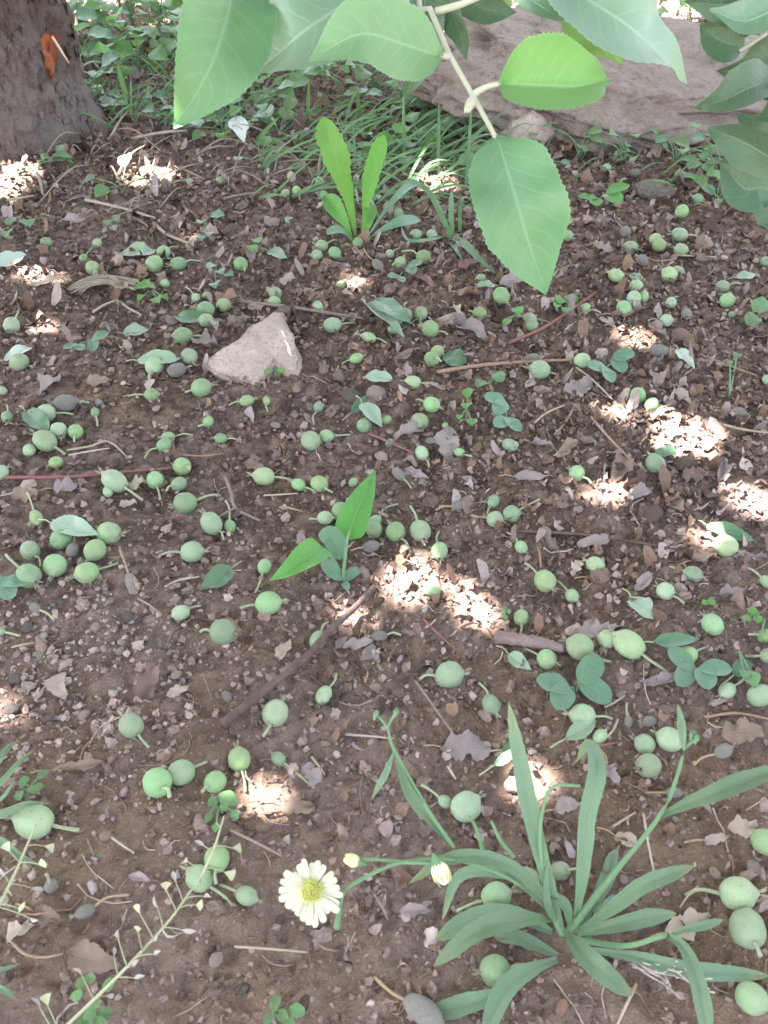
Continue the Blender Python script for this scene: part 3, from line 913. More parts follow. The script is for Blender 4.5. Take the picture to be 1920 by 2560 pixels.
for k, (e, nk) in enumerate(VARS):
    V, f4 = fruit_body(100 + k, e, nk)
    FB.append(mesh_np('fruitlet', V, [f4], FRUIT)); WB.append(mesh_np('withered_fruitlet', V * np.array([.92, 1, .8]), [f4], DULL))
    CX.append([sepals(200 + k * 3 + j, e + nk * .2).mesh('calyx', SEPAL) for j in range(3)])

T_ = 2.592
def src(tile, x, y):
    ox, oy, s = {'A': (0, 0, T_), 'B': (640, 0, T_), 'C': (1280, 0, T_), 'D': (0, 560, T_), 'E': (640, 560, T_), 'F': (1280, 560, T_), 'G': (0, 1150, T_),
                 'H': (640, 1150, T_), 'I': (1280, 1150, T_), 'J': (0, 1750, T_), 'K': (640, 1750, T_), 'L': (1280, 1750, T_), 'N': (960, 2160, 1.728), 'S': (0, 0, 1)}[tile]
    return ox + x / s, oy + y / s, s

# tile: x, y, diameter[, stalk end x, y]   (negative diameter: withered and greyish)
FR = {
 'A': [(390, 970, 62), (1437, 1160, 75), (1235, 1180, 45)],
 'B': [(265, 1240, 68, 285, 1300), (412, 1175, 62), (190, 1255, 58), (440, 1265, 62), (218, 1430, 55), (925, 1385, 70), (1035, 1520, 72), (1140, 1520, 70, 1060, 1500),
       (660, 1575, 75), (425, 1595, 85, 530, 1560), (1450, 900, 60), (1400, 970, 55), (1100, 720, 50), (510, 1640, 85), (395, 1655, 75)],
 'C': [(800, 1120, -62), (725, 1185, 65), (1085, 1125, 55), (1205, 1290, 72, 1280, 1330), (1100, 1370, 90), (735, 1500, -80, 690, 1450), (1085, 1520, 95, 1220, 1545),
       (930, 1550, 80), (955, 1590, 85), (770, 1605, 85, 850, 1630), (1095, 1620, 90), (615, 1085, 50)],
 'D': [(300, 118, 72), (630, 125, 62, 690, 70), (540, 222, 58, 600, 150), (600, 285, 92, 632, 335), (1060, 185, 92, 1150, 150), (1000, 258, 108, 1110, 228), (1155, 258, 90, 1300, 240),
       (1560, 260, 95, 1585, 305), (1635, 170, 70), (1070, 385, 62), (1270, 480, 62, 1210, 412), (1340, 465, 58), (1335, 555, 110), (1450, 525, 92), (1335, 625, 90, 1475, 625),
       (75, 655, 110, 120, 560), (125, 895, 120), (1185, 725, 112, 1360, 730), (1000, 920, 122, 970, 1010), (1225, 860, 112), (1145, 945, -108), (1305, 1060, 122, 1200, 1090),
       (985, 1105, 85, 830, 1115), (1600, 1145, 82, 1480, 1175), (15, 1080, 60), (45, 1250, 82, 45, 1175), (300, 1225, 115, 475, 1235), (425, 1160, -128, 580, 1160), (380, 1340, 112),
       (490, 1345, 100, 480, 1410), (290, 1405, 140, 425, 1495), (190, 1465, 85), (360, 1545, 82), (615, 1220, 60, 632, 1312), (1350, 1280, 72, 1285, 1310), (1430, 1390, 75, 1545, 1400),
       (1090, 1380, 75, 1250, 1370), (1065, 1432, 92, 935, 1520), (1180, 1570, 120, 1230, 1590), (5, 1610, 100), (640, 1155, -50)],
 'E': [(125, 450, 92), (120, 505, 78), (400, 530, 70), (545, 395, 55), (495, 655, 106, 645, 640), (730, 735, 75, 850, 772), (970, 590, 92, 975, 508), (1068, 582, 94, 1075, 655),
       (1130, 680, 112, 1245, 718), (915, 620, 70), (890, 685, 66), (1085, 215, 100, 945, 178), (935, 250, 80, 885, 270), (790, 265, -85, 700, 160), (865, 195, 60, 935, 150), (1450, 580, 92, 1375, 560),
       (1590, 465, 105), (1455, 355, 65), (1140, 875, 105, 1200, 890), (1175, 825, 85), (650, 870, 75, 555, 905), (1015, 1025, 95, 1180, 1038), (1140, 1170, 105, 1035, 1138), (68, 1145, 56, 75, 1215),
       (405, 1185, 70, 375, 1300), (700, 1305, 96), (845, 1270, 60), (1060, 1280, 112), (1225, 1305, 44), (1130, 1405, -62), (355, 1405, 132), (455, 1375, 86, 608, 1365), (870, 1420, -75, 830, 1400),
       (1075, 1485, 92, 1120, 1575), (1320, 1480, 66, 1400, 1505), (1640, 1430, 86, 1575, 1405)],
 'F': [(360, 75, 70), (675, 335, 88, 770, 378), (805, 405, 90), (790, 480, 95, 790, 530), (850, 470, 75), (725, 545, 95), (845, 238, -86), (770, 150, 85, 850, 178), (1020, 325, 96), (1080, 300, 60),
       (1365, 405, 85, 1482, 393), (1395, 495, 92, 1285, 522), (1030, 510, 75, 1075, 470), (1130, 580, -85, 1115, 535), (1000, 625, 85, 880, 630), (1425, 585, 42), (1645, 245, 70), (480, 545, 65, 575, 575),
       (115, 610, 75, 268, 652), (130, 655, 86), (125, 875, -85, 35, 905), (455, 885, 105, 340, 882), (180, 945, 125, 300, 978), (950, 820, -112, 1070, 825), (815, 1110, 106, 735, 1245),
       (905, 1170, 90), (1470, 1220, -85, 1315, 1190), (930, 1555, 130, 860, 1470), (420, 1615, 105, 515, 1680), (10, 1440, 70), (1650, 1010, 60)],
 'G': [(740, 135, 152, 925, 262), (1005, 130, 116, 1040, 260), (1160, 155, 98, 1080, 198), (1200, 280, 146, 1428, 230), (235, 375, 92, 175, 212), (1370, 410, 140, 1450, 520), (1490, 430, 82, 1462, 265),
       (705, 475, 150, 590, 470), (395, 515, 140), (470, 585, -108, 532, 430), (615, 585, 145), (195, 585, 130, 265, 690), (355, 685, 150), (185, 750, 168, 40, 615), (560, 730, 146, 765, 668),
       (850, 790, -106, 775, 580), (1245, 595, 140, 1035, 615), (1170, 990, 106, 1300, 945), (1445, 1115, 176, 1300, 1112), (5, 1110, 55, 130, 1140), (225, 955, -70, 350, 1038), (525, 665, -70), (700, 205, 70)],
 'H': [(50, 105, 124, 240, 132), (275, 160, 86, 390, 212), (410, 155, 112, 497, 210), (630, 145, 60), (550, 335, 122), (450, 375, 94, 345, 380), (770, 395, 82, 920, 285), (765, 450, 114, 800, 330),
       (905, 465, 134, 1005, 605), (1065, 460, 140, 1000, 300), (1190, 590, 116, 1185, 465), (55, 690, 98, -5, 860), (80, 930, 166, -100, 960), (400, 1165, 112, 465, 1050), (800, 1140, -92, 940, 1135), (440, 1525, 116, 520, 1385),
       (1255, 1390, 172, 1065, 1418), (1525, 1585, 124, 1445, 1445), (125, 1640, 176, 45, 1792), (1540, 270, 82, 1500, 355), (1550, 385, 112, 1395, 358), (1655, 350, 112, 1840, 255), (1140, 840, 100),
       (925, 90, -90, 1010, 185), (1310, 295, -80, 1165, 325), (745, 560, -88, 605, 592)],
 'I': [(60, 565, 82, -30, 470), (215, 785, 146, 85, 668), (390, 880, 90, 295, 785), (540, 680, 110), (1385, 555, 152, 1215, 492), (1175, 740, 112, 1025, 692), (995, 850, 122, 1115, 930),
       (1655, 790, 85, 1520, 695), (60, 1020, 102, 50, 1140), (440, 1210, 178, 640, 1310), (615, 1160, 130), (755, 1195, 182, 1005, 1368), (225, 1290, 132, 80, 1220), (1140, 1265, 122, 1268, 1205), (1300, 1065, 142),
       (1395, 1495, 106, 1500, 1420), (1610, 1525, 152), (1655, 1140, 105, 1530, 1130), (1665, 1270, 105, 1510, 1270), (220, 465, -88)],
 'J': [(850, 165, 166, 965, 308), (1020, 535, 198, 1098, 625), (1175, 470, 166, 1340, 402), (1395, 530, 142, 1310, 595), (1550, 385, 152, 1592, 595), (220, 785, 226, 515, 845), (1405, 1030, 172, 1400, 1190), (1290, 1155, 168, 1515, 1335),
       (1600, 1270, 132, 1425, 1198), (330, 1205, -102, 300, 1130), (550, 1370, -112, 838, 1262)],
 'K': [(145, 380, 92, 380, 570), (1225, 660, 84, 1075, 548), (1360, 690, 190), (1555, 1275, 192, 1300, 1370)],
 'L': [(455, 100, 160, 650, 125), (570, 235, 98), (755, 140, -72, 745, 20), (860, 285, 134), (885, 425, 162), (1020, 255, 162), (890, 140, -100), (1370, 330, -105, 1175, 425), (1050, 600, -88, 865, 600), (1640, 920, 165),
       (310, 1110, 132, 430, 1100), (1465, 1255, 222, 1125, 1268), (1525, 1480, 238, 1610, 1660), (90, 1165, 172)],
 'N': [(480, 460, 132, 625, 440), (170, 635, -150, -40, 490), (1590, 580, 140)],
}
fcount = 0
for tile, rows in FR.items():
    for row in rows:
        px, py, sc_ = src(tile, row[0], row[1])
        dull = row[2] < 0
        d = abs(row[2]) / sc_
        c = pt(px, py, .008); r = d * mpp(c) / 2 * .97
        r = min(max(r, .0028), .0125)
        c = pt(px, py, r * .9); c.z = max(c.z, gh1(c.x, c.y) + r * .86)
        rs = random.Random(fcount * 7 + 3)
        has = len(row) > 3
        if has:
            ex, ey, _ = src(tile, row[3], row[4])
            best = None
            for h in np.arange(.002, .05, .002):
                e = pt(ex, ey, float(h)); L = (e - c).length
                cost = abs(L - min(max(L, .010 + r), .030 + r)) * 6 + h
                if best is None or cost < best[0]: best = (cost, e)
            e = best[1]
            axis_ = (c - e).normalized()
        else:
            a = rs.uniform(0, 6.283)
            axis_ = Vector((math.cos(a), math.sin(a), rs.uniform(-.5, .6))).normalized()
        q = Vector((0, 1, 0)).rotation_difference(axis_) @ Quaternion((0, 1, 0), rs.uniform(0, 6.28))
        small = r < .0065
        v = rs.choice([2, 3, 2]) if (dull or small) else rs.choice([0, 0, 1, 1, 2])
        k_ = .94 if v == 3 else 1.0
        mtx = Matrix.LocRotScale(c, q, Vector((r * k_ * rs.uniform(.94, 1.03), r * k_ * rs.uniform(.95, 1.06), r * k_ * rs.uniform(.94, 1.03))))
        o = obj('withered_fruitlet' if dull else 'fruitlet', (WB if dull else FB)[v], None, mtx)
        obj('calyx', CX[v][fcount % 3], o)
        inv = mtx.inverted()
        if has:
            st0 = c - axis_ * r * .85; 
            mid = (st0 + e) / 2 + Vector((rs.uniform(-.1, .1), rs.uniform(-.1, .1), rs.uniform(0, .12))) * (e - c).length
            mid.z = max(mid.z, gh1(mid.x, mid.y) + .003); e.z = max(e.z, gh1(e.x, e.y) + .0015)
            rr = r * rs.uniform(.095, .13) / r; w_ = max(.0009 / r, .125)
            g = Geo().add(*tube([inv @ st0, inv @ mid, inv @ e], [w_ * 1.05, w_ * .85, w_ * 1.15], 6, 8))
            obj('stalk', g.mesh('stalk', BROWNSTALK if dull and rs.random() < .7 else STALK), o)
        sizew = 'tiny' if r < .0048 else 'small' if r < .0068 else 'plump' if r > .0098 else 'round'
        noun = ('%s greyish withered fruitlet' if dull else '%s green fruitlet') % sizew
        if has:
            a = math.degrees(math.atan2(-(ey - py), ex - px)) % 360
            noun += [', stalk rightward', ', stalk upward', ', stalk leftward', ', stalk downward'][int(((a + 45) % 360) // 90)]
        later(o, noun, px, py, 'fruit', 'fallen fruitlets on the soil')
        fcount += 1

# ------------------------------------------------------------------ hanging apple branches
APPLE = leaf_material('apple_leaf', (0.067, 0.197, 0.087), (0.098, 0.239, 0.115), (0.239, 0.398, 0.271), veins=9, trans=.36, rough=.42, sheen=.12, spec=.45, tcol=(.36, .68, .2), vary=.06, mottle=7, spots=.10)
APPLE_Y = leaf_material('painted_backlit_apple_leaf', (.135, .33, .085), (.165, .37, .115), (.36, .54, .28), veins=9, trans=.42, rough=.45, sheen=.12, tcol=(.42, .8, .2), vary=.04, mottle=4)  # sunlight through the blade painted as a brighter, yellower base colour
APPLE_D = leaf_material('dark_apple_leaf', (0.033, 0.092, 0.048), (0.048, 0.112, 0.064), (0.149, 0.241, 0.162), veins=9, trans=.08, rough=.38, sheen=.15, spec=.45, vary=.08, mottle=4)  # shade among the leaves put into a darker base colour
APPLE_S = leaf_material('shiny_apple_leaf', (0.112, 0.246, 0.162), (0.144, 0.285, 0.196), (0.342, 0.481, 0.398), veins=9, trans=.25, rough=.27, sheen=.12, spec=.9, vary=.04, mottle=4)
APPLE_B = leaf_material('painted_sheen_apple_leaf', (0.148, 0.276, 0.204), (0.185, 0.320, 0.249), (0.365, 0.503, 0.420), veins=9, trans=.25, rough=.3, sheen=.15, spec=.8, vary=.04, mottle=4)  # sky sheen on the blade painted as a paler, bluer base colour
APPLE_L = leaf_material('light_apple_leaf', (0.126, 0.289, 0.132), (0.154, 0.319, 0.161), (0.335, 0.491, 0.338), veins=9, trans=.3, rough=.4, sheen=.15, spec=.5, vary=.04, mottle=4)  # sheen on the middle leaf put into a lighter base colour
STEM = plain('woolly_stem', (.36, .42, .31), (.45, .47, .39), 90, .8, .4, .0006, sheen=.4)
HAIR = plain('leaf_hair', (.6, .68, .58), (.5, .6, .5), 90, .8, .1)

def branch_leaf(root, pts, wpx, mat, tilt=(0, 0), up=0, fold=(12, 12), cup=.22, serr=.02, wave=.14, seed=0, twist=0, label=None, shape='apple'):
    """pts: (px, py, depth); wpx: half width in photo pixels; tilt: turn of the face away from the viewer about (midrib, across) in degrees"""
    P = [ptd(*p) for p in pts]
    zc = sum(p[2] for p in pts) / len(pts)
    nh = (CP - P[len(P) // 2]).normalized()
    T = (P[-1] - P[0]).normalized()
    nh = Quaternion(T, math.radians(tilt[0])) @ nh
    nh = (nh + Vector((0, 0, up))).normalized()
    g = Geo().add(*ribbon(P, wpx * zc / FPX, nh, shape, fold, cup, 61, 10, serr, wave, twist, seed, .05))
    o = obj('leaf', g.mesh('leaf', mat, origin=root.location), root)
    # petiole joins the blade on its own
    if label: o['label'] = label
    return o

def branch_stem(root, pts, rpx, name='stem', sides=9):
    P = [ptd(*p) if len(p) == 3 else Vector(p[:3]) for p in pts]
    rr = [r * pts[min(i, len(pts) - 1)][2] / FPX if len(pts[min(i, len(pts) - 1)]) == 3 else r * .5 / FPX for i, r in enumerate(rpx)]
    Q = [p - root.location for p in P]
    return obj(name, Geo().add(*tube(Q, rr, sides, None, .05, 3)).mesh(name, STEM), root)

Z0 = .48
b0 = ptd(1190, 240, Z0)
br = empty('apple_branch', b0)
tag(br, 'downy apple twig with pale green leaves hanging in front of the scene', 'branch')
# stem, reaching up to the crown above
upper = ptd(1040, -160, Z0 + .02)
P = [Vector((-.25, .75, 1.75)), Vector((-.02, .60, 1.2)), Vector((.02, .52, .8)), upper, ptd(1068, 0, Z0), ptd(1120, 130, Z0), ptd(1178, 232, Z0), ptd(1212, 290, Z0), ptd(1240, 345, Z0)]
obj('stem', Geo().add(*tube([p - b0 for p in P], [.009, .006, .004, .0031, .0029, .0027, .0025, .0017, .0013], 10, 60, .05, 4)).mesh('stem', STEM), br)
branch_stem(br, [(1090, 28, Z0), (1140, 15, Z0 - .005), (1190, -5, Z0 - .01), (1290, -50, Z0 - .02)], [9, 8, 8, 8], 'petiole')
branch_stem(br, [(1183, 236, Z0), (1215, 218, Z0 - .003), (1252, 208, Z0 - .006)], [9, 7, 6], 'petiole')
branch_stem(br, [(1120, 140, Z0), (1112, 140, Z0 - .003), (1102, 141, Z0 - .006)], [9, 8, 6], 'petiole')
g = Geo()
for k, (dx, w) in enumerate(((0, 11), (-6, 8), (6, 8))):
    g.add(*ribbon([ptd(1186, 236, Z0 - .004), ptd(1176 + dx, 258, Z0 - .006), ptd(1166 + dx, 284, Z0 - .004)], w * Z0 / FPX, CP - b0, 'lance', (30, 30), nv=10, nu=4))
obj('bud', g.mesh('bud', STEM, origin=b0), br)
branch_leaf(br, [(1240, 338, Z0), (1272, 440, Z0 - .004), (1312, 570, Z0 - .002), (1366, 738, Z0 + .022)], 116, APPLE, (-6, 0), 0, (10, 12), seed=1, label='largest leaf, pointing straight down')
branch_leaf(br, [(1250, 210, Z0 - .006), (1340, 214, Z0 - .012), (1440, 216, Z0 - .012), (1536, 196, Z0 - .004)], 118, APPLE_Y, (0, 0), 0, (8, 66), seed=2, shape='acute', label='bright yellow-green leaf')
branch_leaf(br, [(1104, 142, Z0 - .006), (1010, 112, Z0 - .016), (900, 88, Z0 - .03), (770, 152, Z0 - .03)], 104, APPLE_L, (10, 0), 0, (28, -8), cup=.1, seed=3)
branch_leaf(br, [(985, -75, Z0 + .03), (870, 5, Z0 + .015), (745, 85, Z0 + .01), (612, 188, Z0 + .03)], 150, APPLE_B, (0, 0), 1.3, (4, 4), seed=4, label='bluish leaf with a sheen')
branch_leaf(br, [(590, -60, Z0 + .02), (570, 50, Z0 + .005), (520, 180, Z0), (434, 320, Z0 + .012)], 118, APPLE, (-8, 0), 0, (10, 8), seed=5, label='mid-green leaf hanging beside the trunk')
branch_leaf(br, [(1062, -40, Z0 + .06), (1058, 50, Z0 + .06), (1045, 150, Z0 + .06), (1012, 248, Z0 + .07)], 66, APPLE_D, (20, 0), 0, (10, 10), seed=6, label='dark leaf behind the stem')
branch_leaf(br, [(1115, -20, Z0 + .05), (1135, 40, Z0 + .05), (1155, 95, Z0 + .05), (1168, 152, Z0 + .055)], 34, APPLE_D, (35, 0), 0, (10, 10), seed=7)
branch_leaf(br, [(1130, -30, Z0 + .07), (1180, 5, Z0 + .07), (1230, 25, Z0 + .07), (1292, 30, Z0 + .07)], 44, APPLE_D, (-10, 0), 0, (10, 10), seed=8)
branch_leaf(br, [(1250, -60, Z0 + .01), (1325, -5, Z0), (1395, 42, Z0), (1462, 68, Z0 + .01)], 50, APPLE_S, (0, 0), 1.2, (8, 20), seed=9)
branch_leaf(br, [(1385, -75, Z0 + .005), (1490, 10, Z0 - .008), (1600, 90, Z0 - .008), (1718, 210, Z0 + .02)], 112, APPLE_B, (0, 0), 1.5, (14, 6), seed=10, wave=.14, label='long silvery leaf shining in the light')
branch_leaf(br, [(1400, 20, Z0 + .018), (1460, 70, Z0 + .018), (1510, 110, Z0 + .018), (1560, 160, Z0 + .018)], 44, APPLE_Y, (-10, 0), 0, (10, 10), seed=11)

Z1 = .60
b1 = ptd(1925, 90, Z1)
br2 = empty('apple_branch', b1)
tag(br2, 'dark leafy apple twig reaching in from the right edge', 'branch')
P = [Vector((.5, .9, 1.7)), Vector((.42, .72, 1.1)), ptd(2060, -160, Z1), ptd(1985, 20, Z1), ptd(1900, 105, Z1), ptd(1850, 128, Z1)]
obj('stem', Geo().add(*tube([p - b1 for p in P], [.008, .005, .0035, .0026, .002, .0013], 9, 40, .05, 5)).mesh('stem', STEM), br2)
P = [ptd(1985, 20, Z1), ptd(1960, 160, Z1 + .01), ptd(1945, 300, Z1 + .01), ptd(1935, 430, Z1 + .01)]
obj('stem', Geo().add(*tube([p - b1 for p in P], [.0024, .002, .0017, .0012], 8, 20, .05, 6)).mesh('stem', STEM), br2)
branch_leaf(br2, [(1945, -70, Z1), (1890, -20, Z1 - .01), (1810, 10, Z1 - .01), (1712, 2, Z1)], 62, APPLE_D, (-10, 0), 0, (10, 10), seed=21)
branch_leaf(br2, [(1990, 20, Z1 - .02), (1930, 30, Z1 - .02), (1860, 50, Z1 - .02), (1775, 20, Z1 - .02)], 60, APPLE_S, (0, 0), .8, (10, 10), seed=22)
branch_leaf(br2, [(1862, 118, Z1), (1825, 110, Z1), (1790, 95, Z1), (1748, 62, Z1)], 48, APPLE_D, (10, 0), 0, (10, 10), seed=23)
branch_leaf(br2, [(1950, 190, Z1), (1880, 215, Z1 - .01), (1810, 250, Z1 - .01), (1735, 270, Z1)], 58, APPLE_D, (15, 0), 0, (24, 8), seed=24)
branch_leaf(br2, [(1960, 420, Z1), (1910, 385, Z1 - .01), (1845, 350, Z1 - .01), (1765, 318, Z1)], 56, APPLE_D, (-18, 0), 0, (10, 16), seed=25)
branch_leaf(br2, [(1955, 490, Z1 + .02), (1905, 470, Z1 + .02), (1860, 470, Z1 + .02), (1800, 400, Z1 + .02)], 60, APPLE_D, (12, 0), 0, (10, 10), seed=26)
branch_leaf(br2, [(1965, 190, Z1 - .01), (1960, 220, Z1 - .01), (1945, 270, Z1 - .01), (1895, 300, Z1)], 46, APPLE_D, (12, 0), 0, (10, 10), seed=27)
branch_leaf(br2, [(1990, 80, Z1 + .03), (1930, 130, Z1 + .03), (1860, 170, Z1 + .03), (1790, 178, Z1 + .03)], 48, APPLE_D, (-15, 0), 0, (12, 10), seed=28)
branch_leaf(br2, [(1990, 330, Z1 + .03), (1940, 340, Z1 + .03), (1890, 330, Z1 + .03), (1840, 280, Z1 + .03)], 46, APPLE_D, (25, 0), 0, (12, 10), seed=29)
branch_leaf(br2, [(1990, -40, Z1 + .03), (1930, -10, Z1 + .03), (1870, 60, Z1 + .03), (1830, 110, Z1 + .03)], 50, APPLE_D, (5, 0), 0, (12, 10), seed=30)
branch_leaf(br2, [(1980, 560, Z1 + .03), (1950, 540, Z1 + .03), (1915, 530, Z1 + .03), (1870, 515, Z1 + .03)], 40, APPLE_D, (5, 0), 0, (12, 10), seed=31)

# ------------------------------------------------------------------ growing plants
STRAP = leaf_material('strap_leaf', (0.079, 0.144, 0.086), (0.113, 0.182, 0.115), (0.214, 0.320, 0.221), veins=0, trans=.2, rough=.55, sheen=.12, vary=.2, mottle=5, grainy=.5, spots=.4, tip=.3)
FRESH = leaf_material('fresh_leaf', (0.078, 0.245, 0.045), (0.096, 0.286, 0.060), (0.240, 0.462, 0.150), veins=7, trans=.35, rough=.5, sheen=.15, tcol=(.4, .75, .12), vary=.08, mottle=5)
BLUEG = leaf_material('bluish_leaf', (0.085, 0.185, 0.112), (0.102, 0.215, 0.136), (0.193, 0.331, 0.218), veins=5, trans=.15, rough=.5, sheen=.25, vary=.15, mottle=6)
WEED = leaf_material('weed_leaf', (0.091, 0.195, 0.077), (0.119, 0.232, 0.098), (0.238, 0.367, 0.187), veins=6, trans=.3, rough=.5, sheen=.2, vary=.22, mottle=6)
GRASS = leaf_material('grass_blade', (.085, .185, .095), (.13, .24, .13), (.2, .3, .18), veins=0, trans=.25, rough=.5, sheen=.1, vary=.25, mottle=3)
GSTEM = plain('green_stem', (.115, .225, .11), (.15, .26, .14), 90, .65, .3, .0004, vary=.08, sheen=.1)
PALESTEM = plain('pale_stem', (.30, .33, .21), (.36, .36, .26), 90, .7, .3, .0004, vary=.08)

def part_leaf(root, pts, wpx, mat, shape='strap', fold=(14, 14), nh=None, name='leaf', seed=0, wave=.06, nv=22, nu=6, serr=0, twist=0, cup=.05, label=None, torn=0):
    P = [pt(*p) for p in pts]
    W = wpx * mpp(P[len(P) // 2])
    if nh is None: nh = ((CP - P[len(P) // 2]).normalized() + Vector((0, 0, .9))).normalized()
    g = Geo().add(*ribbon(P, W, nh, shape, fold, cup, nv, nu, serr, wave, twist, seed, torn))
    o = obj(name, g.mesh(name, mat, origin=root.location), root)
    if label: o['label'] = label
    return o

def part_stem(root, pts, rpx, mat=None, name='stem', sides=7):
    P = [pt(*p) for p in pts]
    k = mpp(P[len(P) // 2])
    rr = [r * k for r in rpx] if hasattr(rpx, '__len__') else rpx * k
    return obj(name, Geo().add(*tube([p - root.location for p in P], rr, sides)).mesh(name, mat or GSTEM), root)

# flowering rosette, lower right
root = empty('flowering_plant', pt(1415, 2350))
tag(root, 'grey-green rosette of long strap leaves with one open white flower', 'plant')
RL = [  # points (px, py, height), half width
 ([(1405, 2325, .01), (1375, 2220, .035), (1340, 2090, .06), (1310, 1950, .085), (1272, 1752, .115)], 33),
 ([(1440, 2300, .01), (1456, 2180, .045), (1468, 2050, .07), (1492, 1925, .09), (1470, 1858, .085), (1442, 1905, .07)], 32),
 ([(1650, 2040, .075), (1720, 2010, .085), (1800, 1978, .095), (1960, 1918, .10)], 35),
 ([(1455, 2325, .01), (1530, 2270, .03), (1620, 2210, .045), (1738, 2163, .05)], 31),
 ([(1445, 2335, .008), (1520, 2318, .02), (1600, 2298, .025), (1692, 2283, .022)], 29),
 ([(1412, 2325, .012), (1450, 2375, .03), (1500, 2425, .035), (1578, 2488, .02)], 37),
 ([(1385, 2300, .012), (1300, 2300, .04), (1200, 2325, .045), (1082, 2416, .025)], 36),
 ([(1380, 2330, .006), (1290, 2290, .012), (1190, 2295, .010), (1085, 2350, .004)], 40),
 ([(1395, 2388, .004), (1340, 2365, .01), (1290, 2345, .012), (1235, 2345, .006)], 27),
 ([(1392, 2400, .006), (1320, 2430, .015), (1262, 2480, .022), (1205, 2600, .03)], 38),
 ([(1290, 2470, .012), (1230, 2490, .014), (1160, 2515, .010), (1060, 2535, .004)], 36),
 ([(1662, 2335, .045), (1708, 2370, .05), (1740, 2450, .05), (1775, 2620, .035)], 34),
 ([(1665, 2345, .045), (1710, 2325, .05), (1755, 2315, .05), (1808, 2300, .045)], 15),
 ([(1480, 2375, .004), (1600, 2395, .012), (1720, 2425, .012), (1925, 2440, .006)], 30),
 ([(1395, 2300, .012), (1330, 2205, .045), (1240, 2150, .06), (1130, 2145, .055), (1020, 2210, .035)], 26),
 ([(1400, 2310, .012), (1335, 2235, .035), (1260, 2185, .045), (1150, 2190, .035), (1105, 2300, .012)], 20),
 ([(1424, 2315, .012), (1418, 2275, .025), (1398, 2250, .03), (1358, 2232, .03)], 20),
 ([(1372, 2150, .05), (1366, 2210, .04), (1370, 2260, .03), (1388, 2310, .015)], 14),
 ([(1470, 2345, .004), (1500, 2290, .01), (1520, 2270, .01), (1545, 2240, .006)], 26),
 ([(1134, 2118, .06), (1085, 2060, .07), (1025, 1985, .085), (985, 1872, .10)], 22),
 ([(985, 1878, .10), (968, 1925, .095), (950, 1960, .09), (929, 2000, .08)], 13),
 ([(1710, 1876, .12), (1706, 1845, .125), (1702, 1800, .13), (1694, 1758, .135)], 16),
 ([(1440, 2335, .006), (1515, 2205, .01), (1530, 2150, .008), (1545, 2120, .004)], 24),
]
for k, (P, w_) in enumerate(RL):
    part_leaf(root, P, w_ * .74, STRAP, 'strap' if k not in (19, 20, 21) else 'lance', (14 + k % 4 * 4, 10 + k % 3 * 5), seed=300 + k, wave=.14, nv=30, serr=.02, torn=.10, twist=((k * 37) % 50) - 25)
part_stem(root, [(1420, 2330, .006), (1530, 2190, .04), (1648, 2042, .075), (1690, 1950, .10), (1714, 1868, .12), (1738, 1848, .125)], [11, 9, 7, 6, 5, 4])
part_stem(root, [(1405, 2335, .006), (1365, 2230, .03), (1350, 2100, .06), (1360, 2010, .08), (1385, 1965, .09), (1450, 1965, .085)], [11, 9, 7, 5, 4, 4])
part_stem(root, [(1455, 2350, .006), (1560, 2365, .03), (1640, 2345, .045), (1668, 2338, .046)], [9, 8, 7, 6])
part_stem(root, [(1385, 2285, .012), (1280, 2200, .045), (1140, 2150, .055), (1010, 2155, .06), (930, 2185, .065), (862, 2222, .068)], [7, 5, 4.5, 4.5, 4.5, 5])
part_stem(root, [(1010, 2155, .06), (950, 2150, .06), (905, 2148, .058)], [5, 4, 5])
part_stem(root, [(1000, 2157, .06), (1050, 2158, .062), (1085, 2160, .062)], [5, 4, 4])
part_stem(root, [(862, 2222, .068), (850, 2260, .062), (842, 2320, .05)], [5, 6, 9])
part_stem(root, [(1134, 2118, .06), (1060, 2010, .08), (985, 1875, .10), (975, 1845, .105), (968, 1818, .11), (945, 1790, .115)], [5, 5, 6, 5, 4, 3])
part_stem(root, [(968, 1820, .11), (978, 1800, .112), (988, 1782, .115)], [4, 3, 3])
part_stem(root, [(1210, 2135, .05), (1190, 2070, .055), (1172, 2040, .06)], [6, 5, 4])
part_stem(root, [(1285, 2145, .05), (1250, 2100, .055), (1228, 2052, .06)], [6, 5, 4])
PETAL = plain('white_petal', (.52, .52, .38), (.58, .57, .45), 60, .6, .15, .0003)
YELLOW = plain('yellow_disc', (.6, .62, .16), (.7, .7, .26), 400, .7, .8, .001)
CREAM = plain('cream_petal', (.66, .66, .36), (.74, .72, .48), 100, .6, .2, .0004)
fc = pt(780, 2228, .075); fk = mpp(fc)
fn = (CP - fc).normalized()
fn = (fn + Vector((-.08, 0, .1))).normalized()
fx = fn.cross(Vector((0, 1, 0))).normalized(); fy = fn.cross(fx)
flower = empty('flower', fc - root.location); flower.parent = root
flower['label'] = 'open white daisy-like flower with a yellow middle'
rs = random.Random(8)
NPET = 25
for k in range(NPET):
    a = 2 * math.pi * (k + rs.uniform(-.22, .22)) / NPET
    if 4.0 < a % 6.283 < 4.15: continue
    d = fx * math.cos(a) + fy * math.sin(a)
    L = rs.uniform(64, 84) * fk; lift = rs.uniform(-.05, .30)
    P = [d * 20 * fk, d * (20 * fk + (L - 20 * fk) * .5) + fn * L * lift * .6, d * L + fn * L * lift * .5]
    g = Geo().add(*ribbon(P, rs.uniform(8.2, 10.2) * fk, fn, 'petal', (6, 6), -.1, 10, 4, 0, .12, rs.uniform(-20, 20), 40 + k))
    obj('petal', g.mesh('petal', PETAL), flower)
g = Geo()
